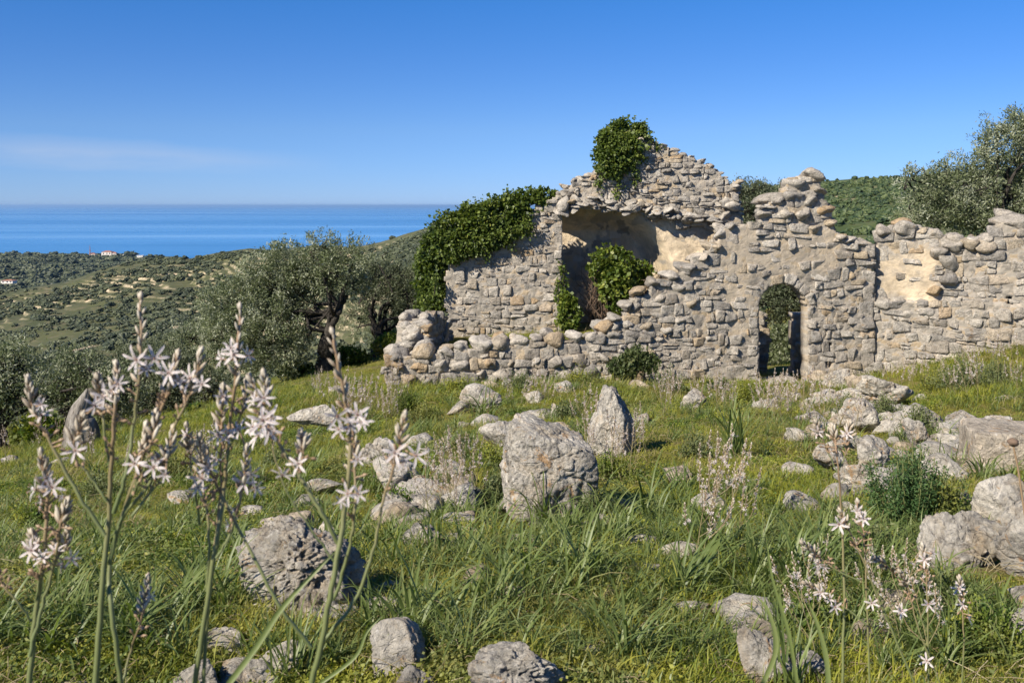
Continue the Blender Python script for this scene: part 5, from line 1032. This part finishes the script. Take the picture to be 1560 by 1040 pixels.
asphodel('asphodel', 'crowded flowering asphodel at the left edge with flowers at two heights', 1.2, [
    ([(44, 1045), (55, 930), (66, 850), (72, 760), (62, 690)], 1.2, 70), ([(45, 1000), (62, 930), (80, 870), (92, 800), (103, 765)], .8, 35), ([(66, 860), (70, 800), (74, 740), (71, 702)], .6, 60), ([(50, 940), (60, 880), (56, 850), (50, 812)], .5, 38), ([(70, 890), (86, 850), (96, 838), (104, 808)], .5, 38), ([(48, 945), (25, 915), (0, 885), (-20, 850)], .5, 30)],
    [(54, 745, 42), (80, 742, 40), (64, 762, 36), (98, 756, 32), (70, 728, 30), (48, 838, 38), (84, 840, 40), (108, 850, 34), (66, 850, 34), (58, 826, 30), (96, 858, 30)], 2)
asphodel('asphodel', 'single short brown bud spike leaning right in the lower left', 1.3, [([(184, 1045), (200, 990), (216, 940), (226, 880)], .6, 50)], [(222, 918, 22), (229, 908, 20)], 3)
asphodel('asphodel', 'many branched asphodel with a white flower cluster left of centre foreground', 1.22, [
    ([(296, 1045), (318, 900), (333, 800), (342, 740), (350, 650), (360, 560), (365, 470)], 1.15, 130), ([(310, 1040), (316, 930), (325, 850), (335, 760), (338, 660), (340, 590)], .8, 60), ([(316, 900), (318, 800), (310, 740), (304, 665)], .6, 60), ([(330, 850), (352, 810), (368, 750), (377, 682)], .6, 60),
    ([(475, 985), (430, 930), (385, 845), (345, 770), (322, 720), (310, 680)], .8, 40), ([(305, 800), (296, 740), (288, 690), (283, 648)], .5, 50), ([(345, 700), (360, 650), (372, 610), (380, 574)], .6, 60)],
    [(357, 540, 46), (338, 547, 36), (376, 542, 36), (352, 530, 30), (340, 604, 34), (332, 662, 40), (348, 660, 36), (308, 728, 44), (318, 712, 36), (302, 742, 34), (330, 700, 30), (372, 736, 44), (390, 742, 34), (382, 722, 36), (358, 776, 36), (350, 800, 26), (284, 662, 28), (364, 655, 38)], 4)
asphodel('asphodel', 'foreground asphodel with a tall centre spike and forked lower stem', 1.12, [
    ([(474, 1045), (492, 970), (508, 880), (522, 800), (532, 720), (533, 660), (524, 600), (512, 545), (508, 506)], 1.2, 120), ([(494, 975), (540, 915), (568, 840), (585, 760), (603, 700), (617, 632)], .75, 60), ([(517, 830), (495, 790), (462, 735), (425, 675), (398, 620), (383, 578)], .85, 60),
    ([(508, 915), (528, 850), (540, 780), (541, 700), (536, 650)], .7, 70), ([(455, 725), (462, 690), (458, 660)], .4, 30), ([(512, 860), (470, 800), (432, 740), (412, 660), (402, 568)], .35, 50)],
    [(514, 634, 48), (545, 631, 48), (516, 654, 36), (552, 642, 36), (534, 648, 34), (530, 752, 40), (546, 752, 34), (520, 762, 30), (602, 690, 44), (634, 694, 42), (616, 702, 34), (400, 640, 52), (394, 662, 48), (414, 634, 44), (410, 655, 44), (385, 650, 36), (388, 610, 34), (402, 606, 36), (430, 724, 40), (455, 706, 38), (545, 700, 30)], 5)
asphodel('asphodel', 'slim asphodel with starry flowers on a tall stem at the right', 2.1, [
    ([(1283, 1045), (1286, 900), (1282, 780), (1276, 700), (1268, 650)], 1.1, 20), ([(1395, 1045), (1350, 940), (1318, 860), (1290, 800), (1280, 778)], .9, 30), ([(1310, 885), (1270, 865), (1245, 845), (1222, 826)], .6, 40), ([(1320, 950), (1280, 920), (1250, 900), (1226, 888)], .6, 40), ([(1325, 1045), (1320, 900), (1316, 820), (1306, 764)], .8, 40), ([(1276, 720), (1258, 680), (1242, 642)], .5, 25), ([(1276, 720), (1288, 690), (1294, 645)], .5, 25)],
    [(1278, 798, 34), (1316, 790, 28), (1306, 778, 24), (1246, 657, 26), (1290, 660, 24), (1240, 844, 22), (1246, 858, 24), (1256, 862, 22), (1250, 902, 24), (1272, 924, 28), (1328, 918, 26), (1264, 912, 20)], 6, .0042, 1.25)
asphodel('asphodel', 'asphodel leaning right with a few flowers in the lower right grass', 2.2, [
    ([(1415, 1060), (1414, 960), (1412, 880), (1406, 830)], .8, 30), ([(1440, 1060), (1400, 960), (1385, 900), (1370, 870)], .7, 30), ([(1412, 960), (1380, 900), (1350, 860), (1330, 850)], .5, 25)],
    [(1408, 852, 26), (1414, 920, 28), (1412, 1006, 30), (1374, 930, 28), (1420, 842, 20)], 7, .004, 1.25)
asphodel('asphodel', 'upright asphodel stem with two open flowers near the right rocks', 2.3, [([(1464, 1060), (1468, 980), (1466, 920), (1462, 880)], .8, 30)], [(1460, 896, 28), (1474, 940, 30), (1466, 920, 22)], 8, .004, 1.25)
tag_ = None
sh = empty('dry_seed_head', G(1557, 770), 'dry round brown seed head on a thin stalk in front of the cut block', 'plant'); Yd = 3.4
ob('stalk', gmesh('stalk', Geo().add(*tube(smooth_path([P3(1575, 870, Yd), P3(1562, 790, Yd), P3(1552, 720, Yd), P3(1544, 680, Yd)], 5), .0035, 5), .8), STEM), sh, (0, 0, 0)); sh_ = ob('seed_head', rock_mesh(3, 3, p=4, detail=1.5, mat=m_, name='seed_head'), sh, P3(1543, 674, Yd), scale=(.018, .018, .016))
# long single blades in front
for k, (pts, Yb, w_, lab) in enumerate([([(345, 1045), (390, 985), (430, 925), (480, 870), (520, 830)], 1.1, .0065, 'single long blue green leaf crossing behind the forked stem'), ([(1160, 1045), (1182, 985), (1170, 930), (1150, 905)], 1.6, .008, 'curved leaf blade at the bottom edge near the rounded boulder'),
        ([(1262, 1045), (1258, 1000), (1245, 950), (1230, 915)], 1.7, .009, 'arched leaf blade left of the slim asphodel stem'), ([(1215, 1045), (1200, 960), (1176, 880), (1164, 800)], 1.8, .007, 'tall dark blade left of the arched leaf blade'), ([(480, 1045), (540, 1000), (560, 960), (590, 930)], 1.6, .006, 'thin arching blade over the small rocks at the bottom centre')]):
    q = smooth_path([P3(x, y, Yb + .01 * i_) for i_, (x, y) in enumerate(pts)], 6); q = np.vstack([[q[0] * [1, 1, 0] + [0, 0, float(H(q[0][0], q[0][1], False))]], q]); T_ = unit(np.gradient(q, axis=0)); s = unit(np.cross(T_, [0, -1, .2])); wd = w_ * np.interp(np.linspace(0, 1, len(q)), [0, .4, .8, 1], [1, 1, .6, .05])[:, None]
    V = np.stack([q - s * wd / 2 - [0, .002, 0], q, q + s * wd / 2 - [0, .002, 0]], 1).reshape(-1, 3); a = np.arange(len(q) - 1)[:, None] * 3; tag(ob('leaf_blade', rawmesh('leaf_blade', V, [np.concatenate([a + [0, 1, 4, 3], a + [1, 2, 5, 4]])], np.full(len(V), .55), True, STRAP)), lab, 'leaf')

# smaller asphodels further up the slope: four kinds copied about
def proto(seed):
    r = np.random.default_rng(seed); root = empty('asphodel', (0, 0, 0), 'x', 'flowering plant'); g = Geo(); ht = .85; main = smooth_path([[0, 0, -.03], [r.normal() * .02, 0, ht * .4], [r.normal() * .04, r.normal() * .04, ht]], 4); g.add(*tube(main, np.linspace(.0065, .0025, len(main)), 5), np.repeat(np.linspace(.3, .8, len(main)), 5)); br = [main]
    for k in range(5):
        s0 = main[len(main) // 3 + k % 4]; th = r.random() * 6.28; e = s0 + np.array([math.cos(th) * .16, math.sin(th) * .16, .30 + r.random() * .15]); p_ = smooth_path([s0, (s0 + e) / 2 + [math.cos(th) * .04, math.sin(th) * .04, -.02], e], 3); g.add(*tube(p_, np.linspace(.004, .002, len(p_)), 4), np.repeat(np.linspace(.5, .85, len(p_)), 4)); br.append(p_)
    ob('stem', gmesh('asphodel_stem', g, STEM), root, (0, 0, 0), False)
    for b_ in br:
        gs = spike(b_, .14, r, 2.1, .6); ob('bud_spike', gmesh('bud_spike', gs, BUD), root, (0, 0, 0), False); gf = Geo()
        for q in range(5):
            c = b_[-1] - unit(b_[-1] - b_[-2]) * r.uniform(.07, .2) + r.normal(size=3) * .014; f = flower_geo(c, r.normal(size=3) + [-.2, -.4, .3], .028 * r.uniform(.7, 1.1), r, r.choice([0, .3]))
            for V, in zip(f.V): pass
            off = 0
            for V, Fq, tt_ in zip(f.V, sorted_faces(f), f.tt): gf.add(V, Fq - off, tt_); off += len(V)
        ob('flower_cluster', gmesh('flower_cluster', gf, PETAL), root, (0, 0, 0), False)
    return root
def sorted_faces(f):
    return sorted(f.T + f.Q, key=lambda a: a.min())
protos = [proto(500 + k) for k in range(4)]; first = [True] * 4
def put(px, py, s, lab, grp, r):
    k = int(r.integers(4)); gx, gy, gz = G(px, py)
    if not free(gx, gy, .9): return
    o = protos[k] if first[k] else copy_thing(protos[k]); first[k] = False
    o.location = (gx, gy, float(H(gx, gy))); o.rotation_euler = (r.normal() * .12, r.normal() * .12, r.random() * 6.28); o.scale = (s, s, s * r.uniform(.8, 1.1)); side = near_lm(px, py); o['label'] = ('slight' if s < .5 else 'tall') + ' flowering asphodel with pinkish buds ' + side; o['group'] = ('slight' if s < .5 else 'tall') + ' small asphodels ' + side
r_ = np.random.default_rng(31)
def cluster(n, x0, x1, y0, y1, s0, s1, where):
    for _ in range(n): put(r_.uniform(x0, x1), r_.uniform(y0, y1), r_.uniform(s0, s1), 'small flowering asphodel with pinkish buds ' + where, 'small asphodels ' + where, r_)
cluster(26, 470, 610, 612, 650, .5, .8, 'in the patch left of the low wall end')
cluster(20, 1150, 1260, 618, 650, .45, .75, 'in front of the arched doorway')
cluster(13, 890, 985, 690, 735, .4, .65, 'around the pointed pale rock')
cluster(18, 985, 1120, 600, 650, .4, .65, 'along the front wall left of the doorway')
cluster(7, 1060, 1150, 770, 880, .5, .7, 'on the grass right of the centre tuft')
cluster(10, 770, 850, 600, 640, .4, .6, 'below the low wall near the blocky boulder')
cluster(12, 640, 740, 730, 790, .4, .6, 'left of the blocky boulder')
cluster(18, 1340, 1560, 575, 620, .45, .8, 'along the foot of the right wall')
cluster(6, 1230, 1310, 640, 720, .5, .8, 'among the rubble right of the doorway')
cluster(14, 0, 430, 680, 760, .4, .65, 'behind the foreground flowers on the left slope')
cluster(8, 1200, 1540, 900, 1030, .3, .5, 'in the lower right grass')

# ferny green bush and other herbs
def herb(label, px, py, wpx, hpx, n, mat, seed, size=.03, name='bush'):
    gx, gy, gz = G(px, py); r = np.random.default_rng(seed); R = wpx / F * gy / 2; hh = hpx / F * gy; root = empty(name, (gx, gy, gz), label, 'bush'); g = Geo(); gs = Geo(); ns = 70
    for k in range(ns):
        th = r.random() * 6.28; rr = R * r.random() ** .5; lob = .72 + .38 * math.sin(th * 3 + seed) + .15 * math.sin(th * 5 + seed * 2); e = np.array([math.cos(th) * rr * lob * 1.15, math.sin(th) * rr * .8 * lob, hh * (1 - .5 * (rr / R) ** 2) * r.uniform(.4, 1.15)]); p_ = smooth_path([[e[0] * .3, e[1] * .3, 0], e * [.8, .8, .5], e], 4); gs.add(*tube(p_, .003, 3), .4); m_n = n // ns
        t_ = r.uniform(.25, 1, m_n); kk = (t_ * (len(p_) - 1)).astype(int); P = p_[kk] + r.normal(size=(m_n, 3)) * size * 1.1; V, Fc, T = leaves(P, r.normal(size=(m_n, 3)) + [0, 0, .5], size * r.uniform(.5, 1.2, m_n), size * .4, np.clip(.3 + .35 * t_ + .15 * r.normal(size=m_n), 0, 1), .2, r); g.add(V, Fc, T)
    ob('foliage', gmesh('foliage', g, mat), root, (0, 0, 0), False); ob('stem', gmesh('bush_stems', gs, STEM), root, (0, 0, 0), False)
herb('feathery green bush between the rubble and the cut block', 1388, 800, 140, 130, 12000, HERBG, 1, .022)
herb('yellow green weed clump beside the big rough boulder', 1440, 800, 60, 70, 3000, HERB, 2, .025)
herb('airy weed clump growing over the cracked grey rock', 1400, 668, 70, 50, 3500, SHRUB, 3, .03)
herb('leafy weeds at the lower right corner', 1500, 1000, 120, 80, 6000, HERB, 4, .02)
herb('dark green leafy weed patch left of the tall flower stem', 255, 745, 80, 60, 5000, HERB, 5, .03)
herb('weedy clump at the foot of the right wall', 1470, 600, 90, 60, 4000, SHRUB, 6, .04)
herb('pale weed clump below the jagged tilted rock', 1290, 640, 60, 40, 3000, SHRUB, 7, .03)
herb('round green weed at the foot of the low wall end', 620, 625, 50, 30, 2500, HERB, 8, .035)

for k, (px, py, wp, hp) in enumerate([(700, 600, 60, 30), (790, 596, 60, 30), (880, 590, 70, 34), (1020, 596, 60, 36), (1130, 612, 50, 30), (1350, 640, 50, 40), (1430, 600, 80, 44), (1520, 590, 90, 50), (650, 640, 50, 26), (860, 640, 60, 30), (700, 690, 60, 34), (760, 760, 60, 40), (930, 730, 70, 40), (1060, 700, 60, 40), (600, 780, 60, 36), (420, 720, 60, 36), (350, 660, 60, 30), (150, 760, 80, 44), (60, 800, 80, 44), (1330, 850, 90, 50), (1240, 960, 90, 50), (1420, 930, 90, 60), (745, 712, 50, 30), (905, 790, 60, 40), (520, 860, 60, 40)]):
    herb(('sprawling', 'loose', 'scrubby')[k % 3] + (' dull green weed patch ' if k % 2 else ' bright green weed patch ') + near_lm(px, py), px, py, wp, hp, 1800, (HERB, SHRUB)[k % 2], 60 + k, .028 + .0006 * max(0, 700 - py) * .2, 'weed_patch')

# ------------------------------------------------------------------ grass and ground cover (uncountable)
def clump(seed, n, h0, h1, rad, w_, mat, bend=.9, tl=0., seg=3):
    r = np.random.default_rng(seed); Vs = []; g = Geo()
    for k in range(n):
        V, Q, T = strap(np.array([*(r.normal(size=2) * rad * .6), -.01]), r.random() * 6.28, r.uniform(h0, h1), w_ * r.uniform(.7, 1.3), bend * r.uniform(.2, 1.3), r, seg, r.uniform(.0, .7)); V = V.reshape(-1, 3, 3)[:, [0, 2]].reshape(-1, 3); a = np.arange(seg)[:, None] * 2; g.add(V, a + [0, 1, 3, 2], np.clip(np.repeat(T[::3], 2) + tl, 0, 1))
    return gmesh('grass_clump', g, mat)
def cover(seed, n, rad, ht, size, mat):
    r = np.random.default_rng(seed); P = np.column_stack([r.normal(size=(n, 2)) * rad * .6, r.random(n) * ht]); V, Fc, T = leaves(P, r.normal(size=(n, 3)) * [1, 1, .4] + [0, 0, .25], size * r.uniform(.6, 1.3, n), size * .7, np.clip(.35 + .2 * r.normal(size=n) + .3 * P[:, 2] / ht, 0, 1), .15, r); return gmesh('ground_cover', Geo().add(V, Fc, T), mat)
kinds = [clump(1, 50, .02, .05, .11, .0028, GRASS, .9, .1), clump(2, 46, .025, .07, .12, .003, GRASS, 1.2), clump(3, 28, .04, .10, .09, .003, GRASS, 1.0, .08), clump(4, 26, .06, .15, .10, .0035, GRASS, .8, -.05),
         cover(5, 70, .12, .03, .012, HERB), cover(6, 60, .12, .045, .018, HERB), clump(7, 16, .05, .15, .10, .0025, STRAW, 1.3), cover(8, 60, .10, .05, .012, SHRUB), clump(9, 26, .05, .13, .10, .006, STRAP, 1.4)]
r_ = np.random.default_rng(99); n = 108000
Yq = np.exp(r_.uniform(math.log(1.9), math.log(34), n)); aq = r_.uniform(-.72, .82, n); Xq = aq * Yq
ok = np.ones(n, bool)
for a, b, rx, ry in FOOT: ok &= ((Xq - a) / (rx * 1.0)) ** 2 + ((Yq - b + .06) / (ry * 1.2)) ** 2 > 1
dw = Yq - fw_y(Xq); ok &= ~((Xq > -2.25) & (Xq < 6.7) & (dw > -.05) & (dw < .42)); ok &= ~((Yq > 20.4) & (Xq > -1.3) & (Xq < 4.8)); ok &= ~((Xq > 6.6) & (Yq > 17.9) & (Yq < 18.6))
da = n2(Xq, Yq, 1.1, 4, 61); db = n2(Xq, Yq, .45, 3, 63); ok &= (da > -.22) | (r_.random(n) < .25)
Xq, Yq, da, db = Xq[ok], Yq[ok], da[ok], db[ok]; n = len(Xq)
Zq = H(Xq, Yq); s = np.clip(.8 + Yq / 30, .85, 1.3) * r_.uniform(.7, 1.25, n); nearw = np.clip(1 - np.abs(dw[ok] + .6) / 1.6, 0, 1) * (Xq > -2.5); s = s * (1 + .2 * nearw)
u = r_.random(n); tall = np.clip((db - .12) * 1.3, 0, .4) + .5 * nearw + .25 * (Xq / Yq > .33) * (Yq > 10)
kind = np.where(u < tall, r_.choice([2, 3, 3, 8], n), np.where(r_.random(n) < .5 + .25 * (da < 0), r_.choice([0, 1, 1], n), np.where(da > .25, r_.choice([4, 5, 5], n), r_.choice([0, 1, 4, 5, 6, 6, 7, 0], n))))
rim = np.zeros(n); 
scatter('grass', np.column_stack([Xq, Yq, Zq]), np.column_stack([r_.normal(size=n) * .1, r_.normal(size=n) * .1, r_.random(n) * 6.28]), np.column_stack([s, s, s * r_.uniform(.7, 1.2, n)]), kind, kinds, 'short spring grass and weeds covering the rocky slope', 'grass')
# pinkish dry flower litter and twigs low in the turf
tw = Geo(); r = np.random.default_rng(5)
for k in range(3500):
    Y = math.exp(r.uniform(math.log(2.6), math.log(17))); X = r.uniform(-.56, .56) * Y; z = float(H(X, Y)) + .03; th = r.random() * 6.28; l = r.uniform(.04, .16); tw.add(*tube(np.array([[X, Y, z], [X + math.cos(th) * l * .5, Y + math.sin(th) * l * .5, z + .03], [X + math.cos(th) * l, Y + math.sin(th) * l, z + r.uniform(0, .05)]]), .0015, 3), r.random())
lt = ob('dry_litter', gmesh('dry_litter', tw, STRAW)); lt['kind'] = 'stuff'; lt['label'] = 'dry straw coloured stalks lying in the grass'; lt['category'] = 'litter'
